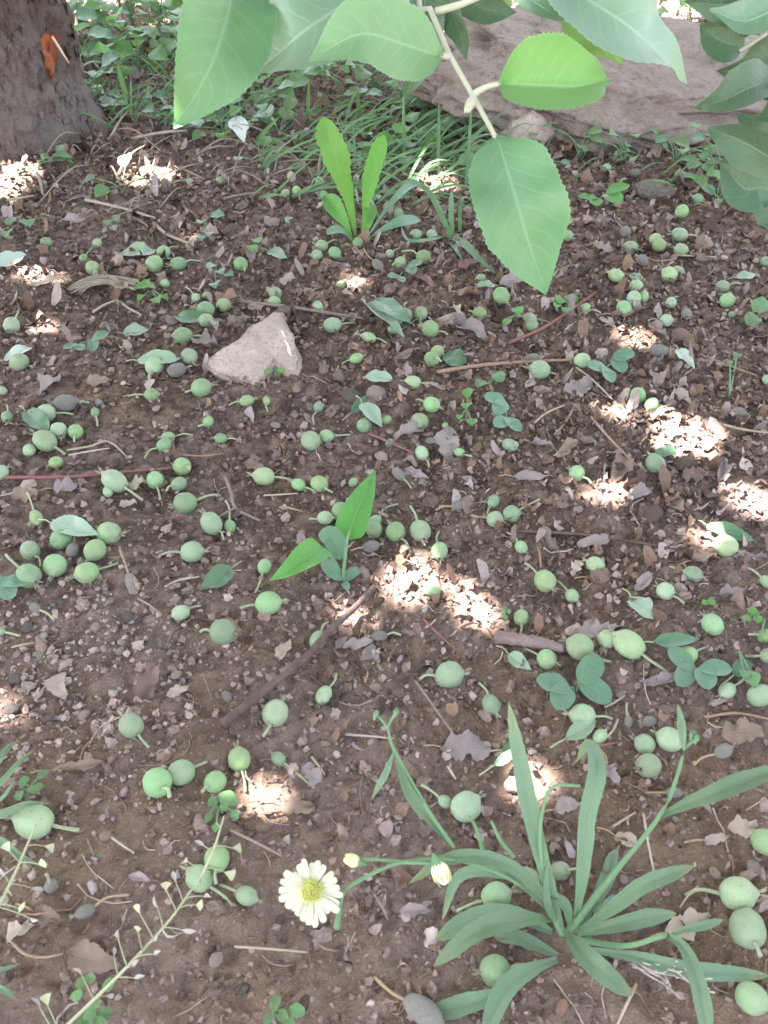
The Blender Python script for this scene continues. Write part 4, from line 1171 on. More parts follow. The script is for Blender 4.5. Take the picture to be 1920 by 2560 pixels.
for k in range(95):
    rr = 25 * fk * math.sqrt((k + .5) / 95); a = k * 2.39996
    p = (fx * math.cos(a) + fy * math.sin(a)) * rr + fn * (.0022 - .0012 * (rr / (29 * fk)) ** 2)
    g.add(*tube([p - fn * .002, p + fn * .0012, p + fn * (.0022 + .0008 * math.sin(k * 3.1)) + (fx * math.cos(a) + fy * math.sin(a)) * .0006], [.0005, .0006, .0004], 4, 4))
bv_, bf_ = ico(2)
g.add(np.array([np.array(fx) * p[0] * 25 * fk + np.array(fy) * p[1] * 25 * fk + np.array(fn) * (p[2] * .0022 + .0004) for p in bv_]), bf_)
obj('flower_centre', g.mesh('flower_centre', YELLOW), flower)
g = Geo().add(*tube([-fn * .011, -fn * .006, -fn * .001], [.0016, .0032, .0028], 9, 8))
obj('bracts', g.mesh('bracts', GSTEM), flower)
def closed_flower(px, py, h, s, ang, label, mat):
    c = pt(px, py, h); k_ = mpp(c)
    cf = empty('closed_flower', c - root.location); cf.parent = root; cf['label'] = label
    d = (CR * math.cos(ang) - CU * math.sin(ang)).normalized()
    n_ = (CP - c).normalized(); sd = d.cross(n_)
    g = Geo(); rs = random.Random(int(px))
    for j in range(9):
        a = 2 * math.pi * j / 9
        o_ = sd * math.cos(a) + n_ * math.sin(a)
        e = rs.uniform(.75, 1.15)
        P = [-d * s * .5 * k_ + o_ * 4 * k_, o_ * s * .36 * k_, d * s * .55 * e * k_ + o_ * s * rs.uniform(.05, .32) * k_]
        g.add(*ribbon(P, s * .2 * k_, o_, 'petal', (10, 10), nv=8, nu=2, seed=j))
    obj('petals', g.mesh('petals', mat), cf)
    g = Geo().add(*tube([-d * s * .85 * k_, -d * s * .55 * k_, -d * s * .2 * k_], [3 * k_, s * .2 * k_, s * .28 * k_], 8, 7))
    obj('bracts', g.mesh('bracts', GSTEM), cf)
closed_flower(1100, 2178, .062, 58, math.radians(68), 'half-closed cream flower', CREAM)
closed_flower(884, 2152, .058, 40, math.radians(195), 'closed yellowish bud', CREAM)
for px, py in ((940, 1786), (990, 1780), (1742, 1846), (1730, 1836)):
    closed_flower(px, py, .115, 18, math.radians(-70), 'small green bud', GSTEM)

# arrow-leaved sprout, centre
root = empty('sprout', pt(857, 1456))
tag(root, 'bright green sprout with two large arrow-shaped leaves beside the sunlit patch', 'plant')
part_leaf(root, [(868, 1348, .022), (888, 1290, .03), (912, 1235, .036), (938, 1175, .04)], 40, FRESH, 'arrow', (14, 14), seed=401)
part_leaf(root, [(806, 1368, .026), (770, 1390, .03), (725, 1422, .028), (672, 1452, .018)], 40, FRESH, 'arrow', (14, 14), seed=402)
part_leaf(root, [(850, 1400, .014), (842, 1365, .022), (825, 1340, .026), (798, 1330, .024)], 28, BLUEG, 'oval', (10, 10), seed=403)
part_leaf(root, [(856, 1448, .004), (835, 1430, .010), (822, 1415, .010), (812, 1398, .008)], 20, BLUEG, 'oval', (10, 10), seed=404)
part_leaf(root, [(858, 1452, .003), (872, 1440, .006), (885, 1430, .006), (898, 1420, .004)], 15, BLUEG, 'oval', (8, 8), seed=405)
part_leaf(root, [(858, 1456, .002), (864, 1462, .004), (868, 1468, .004), (872, 1474, .003)], 11, BLUEG, 'oval', (8, 8), seed=406)
part_stem(root, [(857, 1452, 0), (860, 1420, .014), (868, 1350, .03), (876, 1325, .036)], [5, 4.5, 4, 3])
part_stem(root, [(857, 1452, 0), (845, 1420, .012), (825, 1388, .02), (802, 1366, .027)], [6, 5.5, 5, 4])

# dandelion, back
root = empty('dandelion', pt(888, 602))
tag(root, 'bright green dandelion with two tall upright leaves in the back', 'plant')
part_leaf(root, [(890, 590, .0), (872, 500, .05), (838, 390, .11), (806, 290, .15)], 36, FRESH, 'spoon', (16, 16), (0, -1, .35), seed=411, nv=34, serr=.06, torn=.18)
part_leaf(root, [(905, 590, .0), (915, 510, .04), (938, 410, .09), (962, 335, .125)], 24, FRESH, 'spoon', (20, 20), (-.2, -1, .3), seed=412, nv=30, serr=.06, torn=.18)
part_leaf(root, [(880, 598, .0), (865, 560, .02), (842, 525, .035), (815, 488, .045)], 24, FRESH, 'spoon', (16, 16), (0, -1, .5), seed=413)
part_leaf(root, [(908, 598, .0), (918, 565, .02), (925, 535, .03), (932, 512, .035)], 17, FRESH, 'spoon', (16, 16), (0, -1, .5), seed=414)
part_leaf(root, [(915, 600, .003), (955, 575, .02), (1000, 555, .03), (1050, 548, .02)], 18, BLUEG, 'spoon', (12, 12), seed=415)
part_leaf(root, [(885, 606, .003), (865, 585, .012), (845, 575, .012), (815, 580, .004)], 14, BLUEG, 'spoon', (12, 12), seed=416)
part_leaf(root, [(910, 606, .003), (940, 560, .03), (985, 500, .05), (1035, 460, .05), (1075, 480, .04)], 12, BLUEG, 'spoon', (12, 12), seed=417)

# small seedlings with notched seed leaves
COTY = {}
def coty_mesh(mat, key):
    """a deeply notched seed leaf: two rounded lobes"""
    if (key, mat.name) in COTY: return COTY[(key, mat.name)]
    g = Geo()
    for s, dz in ((-1, 0), (1, .012)):
        a = math.radians(90 + s * (30 + 4 * key))
        d = np.array([math.cos(a), math.sin(a), 0])
        side = np.array([-d[1], d[0], 0])
        P = [np.array([0, 0, dz]), d * .42 + side * s * -.05 + np.array([0, 0, .05 + dz]), d * 1.0 + np.array([0, 0, .02 + dz])]
        g.add(*ribbon(P, .34, (0, 0, 1), 'oval', (8, 8), .08, 11, 4, 0, .08, 0, key * 5 + s))
    COTY[(key, mat.name)] = g.mesh('leaf', mat); return COTY[(key, mat.name)]
TREF = {}
def simple_mesh(mat, key, shape='oval', ratio=.36):
    if (key, mat.name, shape) in TREF: return TREF[(key, mat.name, shape)]
    P = [(0, 0, 0), (0, .35, .08), (0, .7, .1), (0, 1, .04)]
    g = Geo().add(*ribbon(P, ratio, (0, 0, 1), shape, (12, 12), .05, 14, 4, .0, .12, 0, key))
    TREF[(key, mat.name, shape)] = g.mesh('leaf', mat); return TREF[(key, mat.name, shape)]

def set_leaf(root, me, p, to, size, nz=(0, 0, 1)):
    """a leaf from p pointing along to"""
    d = Vector(to).normalized(); n_ = Vector(nz); n_ = (n_ - d * n_.dot(d)).normalized(); x = d.cross(n_)
    R = Matrix((x, d, n_)).transposed().to_4x4()
    return obj('leaf', me, root, Matrix.Translation(Vector(p) - root.location) @ R @ Matrix.Diagonal((size, size, size, 1)))

def seedling(px, py, leaves, noun, mat, kind='coty', h=.012, gname='small seedlings in the soil'):
    base = pt(px, py)
    root = empty('seedling', base)
    tops = []
    for k, (lx, ly, spx) in enumerate(leaves):
        c = pt(lx, ly, h); m_ = mpp(c)
        hub = base + Vector((0, 0, h * .9))
        d = c - hub; d.z = 0
        if d.length < .002: d = Vector((.3, .8, 0)) * .003
        size = spx * m_
        if kind == 'coty':
            start = c - d.normalized() * size * .5; me = coty_mesh(mat, (int(lx) + k) % 4)
        else:
            start = c - d.normalized() * size * .5; me = simple_mesh(mat, (int(lx) + k) % 5, kind if kind in SHAPES else 'oval')
        rs = random.Random(int(lx * 3 + ly))
        set_leaf(root, me, start, d + Vector((0, 0, rs.uniform(-.1, .2) * d.length)), size, (rs.uniform(-.3, .3), rs.uniform(-.5, .0), 1))
        g = Geo().add(*tube([(0, 0, -.002), (hub - base) * .7 + d * .1, start - base + d * .02], [.0009, .0008, .0006], 5, 7))
        obj('stem', g.mesh('stem', GSTEM), root)
    later(root, noun, px, py, 'seedling', gname)
    return root
two = 'two-leaved blue-green seedling with notched leaves'
sd = seedling(1436, 1735, [(1388, 1735, 92), (1490, 1700, 92)], two, BLUEG)
PENDING[('seedling', 'small seedlings in the soil')].pop()
tag(sd, 'largest two-leaved seedling with notched blue-green leaves, below the purplish stick', 'seedling', 'small seedlings in the soil')
seedling(1738, 1690, [(1698, 1672, 78), (1780, 1692, 78)], two, BLUEG)
seedling(218, 868, [(188, 872, 46), (246, 854, 48)], two, BLUEG)
seedling(1530, 920, [(1558, 902, 58), (1504, 932, 62)], two, BLUEG)
seedling(1262, 1030, [(1240, 1014, 62), (1268, 1060, 60)], two, BLUEG)
seedling(20, 1490, [(-20, 1470, 70), (32, 1468, 74)], two, BLUEG)
seedling(1012, 690, [(992, 698, 40), (1036, 672, 42)], two, BLUEG)
seedling(1512, 505, [(1477, 502, 52), (1546, 490, 62)], two, FRESH)
seedling(1752, 425, [(1728, 408, 48), (1780, 415, 46), (1736, 446, 50)], 'three-leaved green seedling', WEED)
seedling(517, 562, [(505, 560, 38), (545, 542, 44), (521, 588, 40), (505, 595, 34)], 'four-leaved blue-green seedling', BLUEG, 'lance')
seedling(380, 738, [(360, 722, 55), (395, 755, 50), (412, 745, 34), (352, 745, 34)], 'bright green jagged seedling', FRESH, 'arrow')
seedling(540, 690, [(530, 672, 45), (552, 685, 45), (540, 715, 46), (575, 690, 36)], 'blue-green seedling with pointed leaves', BLUEG, 'lance')
seedling(1415, 765, [(1400, 755, 40), (1428, 748, 42), (1415, 778, 38), (1392, 768, 30)], 'small bright green seedling', FRESH, 'oval')
seedling(1290, 800, [(1294, 780, 44), (1268, 805, 32)], 'round-leaved green seedling', FRESH, 'oval')
seedling(1240, 960, [(1247, 944, 48), (1206, 966, 50)], 'green seedling with one round leaf', WEED, 'oval')
seedling(1165, 1050, [(1170, 985, 40), (1150, 1045, 30), (1178, 1055, 34), (1166, 1020, 44)], 'upright bright green sprig', FRESH, 'lance', .02)
seedling(1910, 790, [(1905, 770, 72), (1880, 800, 60), (1935, 790, 60)], 'broad-leaved green seedling', WEED, 'oval')
seedling(688, 940, [(672, 930, 28), (702, 930, 28)], 'tiny green seedling', FRESH, 'oval')
seedling(1820, 1000, [(1838, 880, 1)][:0] or [(1842, 890, 34), (1825, 910, 24)], 'small pointed green seedling', WEED, 'lance')
seedling(1778, 1510, [(1762, 1508, 24), (1780, 1508, 24)], 'tiny green seedling', FRESH, 'oval')
seedling(1885, 1545, [(1880, 1528, 30), (1895, 1550, 30), (1868, 1548, 26)], 'tiny green seedling', FRESH, 'oval')
seedling(1262, 1535, [(1258, 1525, 18), (1272, 1530, 18), (1262, 1545, 18)], 'tiny green seedling', WEED, 'oval')
seedling(700, 2555, [(672, 2550, 34), (690, 2510, 40), (710, 2540, 36), (742, 2530, 46), (725, 2560, 36)], 'low green seedling with small round leaves', WEED, 'oval', .02)
seedling(75, 2010, [(62, 1955, 30), (85, 1975, 32), (50, 1990, 30), (108, 1938, 30), (98, 1970, 30)], 'green seedling with small oval leaves', WEED, 'oval', .02)
seedling(555, 2030, [(530, 2005, 32), (572, 2000, 60), (540, 2070, 28), (520, 2045, 30), (588, 2038, 34), (560, 2020, 30)], 'green sprig with narrow leaves', WEED, 'lance', .02)
seedling(1905, 1560, [(1900, 1600, 20)], 'tiny green seedling', FRESH, 'oval')
seedling(1840, 1640, [(1880, 1700, 60), (1860, 1690, 40)], 'green seedling with narrow leaves', WEED, 'lance')
seedling(240, 2575, [(225, 2540, 40), (260, 2535, 44), (205, 2560, 40), (250, 2560, 44)], 'low green seedling with oval leaves', WEED, 'oval', .02)
seedling(640, 615, [(632, 622, 40), (645, 605, 40)], 'small green seedling', FRESH, 'oval')
seedling(280, 560, [(270, 558, 34), (292, 552, 36), (280, 575, 30)], 'small green seedling', WEED, 'lance')
seedling(60, 560, [(30, 555, 50), (70, 560, 56), (20, 585, 50)], 'pale green seedling', WEED, 'lance')

# stalks hung with heart-shaped seed pods
POD = plain('seed_pod', (.36, .40, .24), (.42, .42, .30), 300, .6, .3, .0004, vary=.15)
POD2 = plain('empty_pod', (.40, .37, .35), (.33, .30, .28), 300, .5, .2, .0004, vary=.12)
gg = Geo().add(*ribbon([(0, 0, 0), (0, .5, .04), (0, 1, 0)], .5, (0, 0, 1), 'pod', (10, 10), .05, 9, 4)); POD_ME = gg.mesh('pod', POD)
gg = Geo().add(*ribbon([(0, 0, 0), (0, .5, .1), (0, 1, 0)], .2, (0, 0, 1), 'lance', (25, 25), .05, 9, 4)); POD2_ME = gg.mesh('empty_pod', POD2)
def pod_stalk(pts, rpx, pods, label, seed, leaves=()):
    rs = random.Random(seed)
    P = [pt(*p) for p in pts]
    root = empty('seed_pod_plant', P[0])
    tag(root, label, 'plant')
    k = mpp(P[1])
    obj('stem', Geo().add(*tube([p - P[0] for p in P], [rpx * k, rpx * .8 * k, rpx * .5 * k], 7, 24)).mesh('stem', PALESTEM), root)
    C_ = catmull(P, 60)
    for (px, py, full, s) in pods:
        # hang from the nearest place of the stalk
        pr = []
        for c in C_:
            v = Vector(c) - CP; z = v.dot(CF)
            pr.append((960 + v.dot(CR) / z * FPX - px, 1280 - v.dot(CU) / z * FPX - py))
        i = int(np.argmin([a * a + b * b for a, b in pr])); i = max(0, i - 3)
        c = Vector(C_[i]); zc = depth_of(c) + rs.uniform(-.012, .008)
        tip = ptd(px, py, zc)
        size = s * .8 * zc / FPX
        d = (tip - c).normalized()
        d = (d + Vector((rs.uniform(-.3, .3), rs.uniform(-.3, .3), rs.uniform(-.3, .3)))).normalized()
        o = obj('pod' if full else 'empty_pod', POD_ME if full else POD2_ME, root)
        n_ = (CP - tip).normalized(); n_ = Quaternion(d, rs.uniform(-.9, .9)) @ n_
        n_ = (n_ - d * n_.dot(d)).normalized(); x = d.cross(n_)
        o.matrix_local = Matrix.Translation(tip - P[0]) @ Matrix((x, d, n_)).transposed().to_4x4() @ Matrix.Diagonal((size, size, size, 1))
        obj('pod_stalk', Geo().add(*tube([c - P[0], (c + tip) / 2 - P[0] + Vector((0, 0, .001)), tip - P[0]], [.0004, .0003, .0003], 4, 6)).mesh('pod_stalk', PALESTEM), root)
    for (px, py, s) in leaves:
        c = pt(px, py, .04)
        set_leaf(root, simple_mesh(WEED, int(px) % 5, 'oval'), c, Vector((rs.uniform(-1, 1), rs.uniform(-.2, 1), .4)), s * mpp(c), (CP - c).normalized())
    return root
pod_stalk([(140, 2590, .02), (300, 2435, .06), (420, 2305, .075), (485, 2215, .085)], 5.5,
          [(415, 2225, 1, 34), (350, 2285, 1, 32), (440, 2205, 0, 42), (395, 2270, 0, 40), (345, 2330, 1, 26), (490, 2262, 1, 34), (510, 2240, 0, 42), (295, 2345, 0, 44), (285, 2390, 0, 36),
           (455, 2325, 0, 46), (385, 2352, 0, 32), (330, 2415, 0, 40), (385, 2385, 0, 40), (335, 2445, 0, 40), (205, 2440, 0, 44), (100, 2520, 0, 46), (120, 2515, 1, 36), (265, 2490, 0, 44)],
          'pale bare stalk hung with small heart-shaped seed pods, lower left', 1,
          [(215, 2445, 34), (260, 2478, 36), (190, 2470, 34), (180, 2500, 34), (235, 2520, 36)])
pod_stalk([(500, 2200, .085), (535, 2120, .095), (560, 2040, .10)], 4,
          [(470, 2155, 1, 30), (560, 2180, 1, 36), (510, 2115, 0, 36), (580, 2120, 1, 34), (500, 2215, 1, 30), (545, 2060, 0, 26)], 'thin tip of a pod-bearing stalk crossing two fruitlets', 2)
pod_stalk([(-20, 2300, .05), (30, 2200, .07), (65, 2120, .08), (90, 2060, .085)], 5,
          [(20, 2230, 1, 34), (45, 2270, 1, 36), (55, 2170, 1, 34), (95, 2160, 1, 34), (12, 2190, 0, 40), (75, 2295, 0, 40), (25, 2130, 1, 32), (110, 2115, 1, 34), (80, 2220, 0, 44)],
          'thin stalk with pale seed pods at the lower left edge', 3)

# ------------------------------------------------------------------ fallen leaves
PALEG = leaf_material('pale_fallen_leaf', (0.210, 0.315, 0.210), (0.252, 0.352, 0.252), (0.425, 0.525, 0.425), veins=8, trans=.15, rough=.5, sheen=.3, vary=.1, mottle=5)
SILV = leaf_material('silvery_leaf', (0.338, 0.424, 0.374), (0.390, 0.464, 0.413), (0.542, 0.612, 0.552), veins=8, trans=.12, rough=.4, sheen=.3, vary=.06, mottle=5)
DARKG = leaf_material('dark_fallen_leaf', (0.064, 0.152, 0.083), (0.083, 0.176, 0.101), (0.175, 0.288, 0.193), veins=8, trans=.12, rough=.45, sheen=.2, vary=.1, mottle=5)
DEADB = leaf_material('brown_dead_leaf', (.17, .115, .092), (.23, .165, .14), (.30, .24, .2), veins=7, trans=.05, rough=.75, sheen=0, vary=.2, mottle=7, spots=.5, tcol=(.4, .2, .1))
DEADP = leaf_material('purplish_dead_leaf', (.215, .175, .18), (.27, .225, .228), (.36, .31, .3), veins=7, trans=.05, rough=.7, sheen=0, vary=.15, mottle=7, spots=.4, tcol=(.4, .2, .1))
DEADT = leaf_material('tan_dead_leaf', (.33, .27, .225), (.40, .33, .28), (.46, .4, .34), veins=7, trans=.06, rough=.7, sheen=0, vary=.12, mottle=7, spots=.3, tcol=(.5, .3, .15))
DEADR = leaf_material('reddish_dead_leaf', (.2, .12, .1), (.25, .155, .13), (.3, .2, .17), veins=7, trans=.05, rough=.75, sheen=0, vary=.15, mottle=7, spots=.4, tcol=(.4, .2, .1))

def lying(px, py, L, ang, w, mat, noun, cat='leaf', shape='apple', fold=(14, 14), curl=.25, h=.004, seed=None, group='fallen green leaves', wave=.16, serr=.03, label=None, stalk=True, tilt=(0, 0), torn=.06):
    a = math.radians(ang); dx, dy = math.cos(a) * L / 2, -math.sin(a) * L / 2
    k = mpp(pt(px, py))
    rise = L * k * curl
    seed = int(px * 7 + py) if seed is None else seed
    b = pt(px - dx, py - dy, h + rise * .15); m1 = pt(px - dx * .3, py - dy * .3, h + rise * .3); m2 = pt(px + dx * .35, py + dy * .35, h + rise * .45); t = pt(px + dx, py + dy, h + rise * .25)
    c = pt(px, py)
    nh = Vector((tilt[0], tilt[1] - .35, 1))
    g = Geo().add(*ribbon([b, m1, m2, t], w * k, nh, shape, fold, .1, 25, 8, serr, wave, 0, seed, torn))
    name = {'leaf': 'fallen_leaf', 'dead leaf': 'dead_leaf'}[cat]
    o = obj(name, g.mesh(name, mat, origin=c)); o.location = c
    if stalk:
        d = (b - m1).normalized(); e = b + d * .012; e.z = max(e.z, gh1(e.x, e.y) + .002)
        obj('stalk', Geo().add(*tube([b - c, (b + e) / 2 - c + Vector((.001, 0, .0015)), e - c], [.0006, .0006, .0008], 5, 6)).mesh('stalk', STALK if cat == 'leaf' else BROWNSTALK), o)
    if label: tag(o, label, cat, group)
    else: later(o, noun, px, py, cat, group)
    return o
PG = 'pale green fallen leaf'; DG = 'dark green fallen leaf'
lying(350, 628, 92, 5, 25, PALEG, PG)
lying(26, 650, 84, 20, 24, SILV, 'silvery fallen leaf', fold=(30, 10))
lying(482, 795, 100, 175, 22, DARKG, DG)
lying(340, 828, 66, 8, 18, PALEG, 'boat-shaped pale green leaf', fold=(40, 10))
lying(48, 882, 84, 25, 22, SILV, 'silvery fallen leaf', fold=(8, 30))
lying(402, 897, 118, 4, 24, PALEG, 'pale green fallen leaf draped over a fruitlet', h=.008)
lying(92, 1052, 78, -40, 24, DARKG, DG, shape='oval', h=.008)
lying(962, 800, 130, -42, 32, PALEG, PG, fold=(6, 50), h=.006, label='folded green leaf, pale on one half and dark on the other')
lying(985, 778, 110, -35, 26, DARKG, DG, h=.010, fold=(6, 6), label='dark glossy leaf half standing behind the folded green leaf')
lying(948, 945, 68, 170, 22, PALEG, PG, shape='oval', fold=(25, 10))
lying(930, 1038, 80, -50, 24, PALEG, PG, fold=(10, 30), h=.008)
lying(905, 1010, 70, 40, 16, DARKG, DG)
lying(1716, 898, 64, -48, 18, SILV, 'silvery fallen leaf', fold=(35, 12))
lying(1664, 1130, 54, 10, 16, DARKG, DG, shape='oval')
lying(188, 1322, 128, -14, 32, PALEG, PG, fold=(10, 28), h=.010, label='broad pale leaf lying across a cluster of fruitlets by the left edge')
lying(540, 1448, 96, 215, 28, DARKG, DG, fold=(4, 30))
lying(1606, 1522, 80, -45, 30, PALEG, PG, fold=(12, 20))
lying(1828, 1332, 134, -18, 22, DARKG, DG, fold=(20, 10))
lying(1690, 1602, 112, 4, 22, DARKG, DG, fold=(4, 30), h=.008)
lying(1300, 1655, 70, -35, 20, PALEG, PG, fold=(45, 5))
lying(1265, 1892, 74, 35, 14, PALEG, PG, fold=(40, 10), h=.012)
lying(1285, 1870, 60, 10, 16, DARKG, DG)
lying(1452, 1825, 90, 30, 26, PALEG, 'curled pale leaf beneath a fruitlet', fold=(45, 30))
lying(1138, 896, 58, -20, 28, DARKG, DG, shape='oval', fold=(4, 4))
lying(695, 637, 56, -20, 18, PALEG, PG, fold=(20, 20))
lying(1216, 716, 62, 5, 17, PALEG, PG, fold=(10, 40))
lying(1592, 692, 40, -10, 11, PALEG, PG, fold=(20, 10))
lying(1855, 1670, 56, 40, 22, DARKG, DG)
lying(600, 325, 66, -70, 24, SILV, 'silvery fallen leaf', h=.02)
lying(900, 388, 40, 5, 10, SILV, 'small silvery fallen leaf')
lying(945, 495, 34, 15, 9, SILV, 'small silvery fallen leaf')
lying(890, 230, 66, 15, 14, PALEG, PG, h=.015)
lying(1865, 690, 50, 10, 14, PALEG, PG)
lying(245, 225, 40, -30, 14, SILV, 'small silvery fallen leaf', h=.01)
lying(285, 260, 66, 0, 16, PALEG, PG, h=.012)

DBN, DPN, DTN, DRN = 'brown dead leaf', 'purplish dead leaf', 'tan dead leaf', 'reddish dead leaf'
DGRP = 'dead leaves on the soil'
for (px, py, L, a, w_, mat, nn, sh) in [
  (120, 960, 76, 35, 24, DEADP, DPN, 'apple'), (1172, 822, 120, -25, 27, DEADP, DPN, 'apple'), (1141, 776, 48, -30, 13, DEADT, DTN, 'apple'), (1176, 732, 64, 0, 26, DEADR, DRN, 'oval'),
  (1022, 1082, 82, 20, 26, DEADP, DPN, 'oval'), (1118, 1105, 84, 80, 24, DEADP, DPN, 'oval'), (821, 668, 62, 5, 20, DEADB, DBN, 'oval'), (1172, 664, 56, 20, 20, DEADR, DRN, 'oval'),
  (1550, 1176, 66, 70, 26, DEADB, DBN, 'oval'), (1805, 1182, 66, 80, 20, DEADP, DPN, 'apple'), (1400, 1256, 60, 10, 22, DEADB, DBN, 'oval'), (1488, 1352, 94, 12, 15, DEADP, DPN, 'apple'),
  (1874, 1397, 92, 5, 20, DEADP, DPN, 'apple'), (372, 1702, 100, 70, 32, DEADB, DBN, 'arrow'), (148, 1722, 74, -60, 28, DEADT, DTN, 'arrow'), (444, 1726, 62, 25, 15, DEADT, DTN, 'apple'),
  (925, 1640, 76, 80, 20, DEADP, DPN, 'apple'), (895, 1608, 84, 12, 15, DEADP, DPN, 'apple'), (710, 1625, 50, 60, 18, DEADT, DTN, 'oval'), (1165, 1868, 124, 0, 34, DEADP, DPN, 'oval'),
  (1040, 2276, 84, 3, 19, DEADP, DPN, 'apple'), (779, 1937, 60, -30, 24, DEADP, DPN, 'oval'), (744, 2022, 84, 10, 28, DEADB, DBN, 'oval'), (1535, 1942, 64, -60, 22, DEADP, DPN, 'arrow'),
  (1855, 1828, 106, 10, 30, DEADB, DBN, 'oval'), (1855, 2068, 74, 0, 22, DEADT, DTN, 'oval'), (1566, 2100, 60, -20, 20, DEADT, DTN, 'oval'), (1722, 2310, 130, 20, 34, DEADT, DTN, 'apple'),
  (193, 1916, 140, 8, 18, DEADB, DBN, 'strap'), (120, 2292, 74, -20, 29, DEADB, DBN, 'oval'), (52, 2326, 76, 20, 24, DEADT, DTN, 'arrow'), (235, 2400, 150, -15, 36, DEADB, DBN, 'apple'),
  (517, 855, 60, -15, 24, DEADP, DPN, 'apple'), (1646, 828, 66, -40, 18, DEADP, DPN, 'apple'), (1714, 852, 84, -35, 20, DEADB, DBN, 'apple'), (1446, 970, 76, 20, 22, DEADP, DPN, 'oval'),
  (1708, 992, 58, -45, 16, DEADT, DTN, 'apple'), (185, 552, 84, 5, 12, DEADP, 'bluish-grey dead leaf', 'apple'), (1330, 1190, 100, 0, 12, DEADP, DPN, 'apple'), (245, 960, 70, 10, 22, DEADB, DBN, 'oval'),
  (1610, 1455, 66, 45, 16, DEADP, DPN, 'apple'), (1470, 1575, 70, 60, 22, DEADP, DPN, 'apple'), (1515, 1580, 64, 40, 20, DEADP, DPN, 'apple'), (1440, 1420, 40, 65, 14, DEADT, DTN, 'oval'),
  (1655, 1700, 90, 10, 18, DEADP, DPN, 'apple'), (1770, 1660, 60, -50, 12, DEADP, DPN, 'apple'), (1420, 2015, 70, 15, 20, DEADP, DPN, 'apple'), (1790, 2095, 64, 10, 14, DEADT, DTN, 'apple'),
  (350, 2195, 60, -10, 12, DEADP, DPN, 'apple'), (35, 1350, 40, 0, 14, DEADB, DBN, 'oval'), (165, 1215, 70, 10, 20, DEADP, DPN, 'apple'), (60, 1235, 70, 5, 20, DEADB, DBN, 'oval'),
  (345, 1205, 60, 15, 18, DEADT, DTN, 'apple'), (320, 1262, 46, 10, 14, DEADT, DTN, 'oval'), (1345, 690, 60, 15, 18, DEADB, DBN, 'oval'), (1065, 700, 76, -30, 14, DEADR, DRN, 'apple'),
  (1735, 1185, 60, 10, 22, DEADB, DBN, 'oval'), (885, 1280, 40, 60, 15, DEADP, DPN, 'oval'), (1040, 1185, 66, -20, 14, DEADP, DPN, 'apple'), (720, 700, 46, 20, 14, DEADT, DTN, 'oval'),
  (1340, 595, 50, 10, 15, DEADB, DBN, 'oval'), (1510, 620, 40, -20, 14, DEADP, DPN, 'oval'), (1890, 600, 70, -20, 20, DEADR, DRN, 'apple'), (1560, 780, 66, 10, 14, DEADB, DBN, 'apple'),
  (600, 800, 50, 30, 20, DEADB, DBN, 'oval'), (570, 745, 60, 10, 20, DEADR, DRN, 'oval'), (450, 560, 50, 10, 14, DEADB, DBN, 'oval'), (120, 700, 90, 15, 14, DEADT, DTN, 'apple'),
  (640, 1165, 60, -20, 14, DEADB, DBN, 'apple'), (1205, 780, 50, -40, 16, DEADB, DBN, 'oval'), (1275, 700, 60, 30, 18, DEADP, DPN, 'oval'), (1750, 640, 56, -20, 16, DEADB, DBN, 'oval'),
  (1600, 1230, 60, 20, 18, DEADP, DPN, 'oval'), (1690, 1260, 56, -30, 18, DEADB, DBN, 'oval'), (1420, 1120, 60, 30, 16, DEADB, DBN, 'apple'), (1350, 1110, 56, -10, 18, DEADP, DPN, 'oval'),
  (1760, 1390, 66, 20, 18, DEADB, DBN, 'apple'), (1700, 1480, 60, -30, 16, DEADP, DPN, 'apple'), (1830, 1480, 70, 10, 16, DEADP, DPN, 'apple'), (1500, 1440, 56, 10, 18, DEADB, DBN, 'oval')]:
    lying(px, py, L, a, w_, mat, nn, 'dead leaf', sh, (random.uniform(-10, 50), random.uniform(-10, 50)), random.uniform(.1, .6), random.uniform(0, .004), group=DGRP, wave=.45, serr=.06, torn=.4, stalk=(px + py) % 3 == 0)

# ------------------------------------------------------------------ twigs and straws
TW_D = plain('dark_twig_bark', (.085, .055, .052), (.15, .105, .098), 120, .8, .7, .0012, vary=.05)
TW_G = plain('grey_twig_bark', (.2, .155, .135), (.28, .225, .2), 120, .8, .6, .001)
TW_B = plain('brown_twig_bark', (.25, .16, .115), (.32, .23, .18), 120, .8, .5, .001)
TW_R = plain('red_twig_bark', (.22, .09, .085), (.28, .14, .125), 120, .75, .5, .001)
TW_P = plain('purplish_twig_bark', (.15, .10, .10), (.26, .195, .19), 40, .8, .8, .003)
STRAW = plain('straw', (.33, .28, .21), (.42, .365, .29), 120, .7, .4, .0006, vary=.15)
OLDSTRAW = plain('old_straw', (.24, .205, .165), (.34, .295, .24), 120, .8, .4, .0006, vary=.2)
def twig(lines, rpx, mat, label=None, noun='thin brown twig', cat='twig', group='twigs and straws on the soil', name='twig', lift=.002):
    P0 = pt(*lines[0][0]); o = None
    for k, ln in enumerate(lines):
        P = [pt(x, y, lift + .0012 * ((i * 7 + k * 3) % 4)) for i, (x, y) in enumerate(ln)]
        r = rpx * mpp(P[len(P) // 2])
        rr = [r * 1.1, r, r * .95, r * .7] if k == 0 else [r * .7, r * .6, r * .4]
        g = Geo().add(*tube([p + Vector((0, 0, r)) - P0 for p in P], rr, 10, 6 * len(P), .16, k + int(ln[0][0])))
        if k == 0:
            o = obj(name, g.mesh(name, mat)); o.location = P0
        else: obj('side_shoot', g.mesh('side_shoot', mat), o)
    x = sum(p[0] for p in lines[0]) / len(lines[0]); y = sum(p[1] for p in lines[0]) / len(lines[0])
    if label: tag(o, label, cat, group)
    else: later(o, noun, x, y, cat, group)
    return o
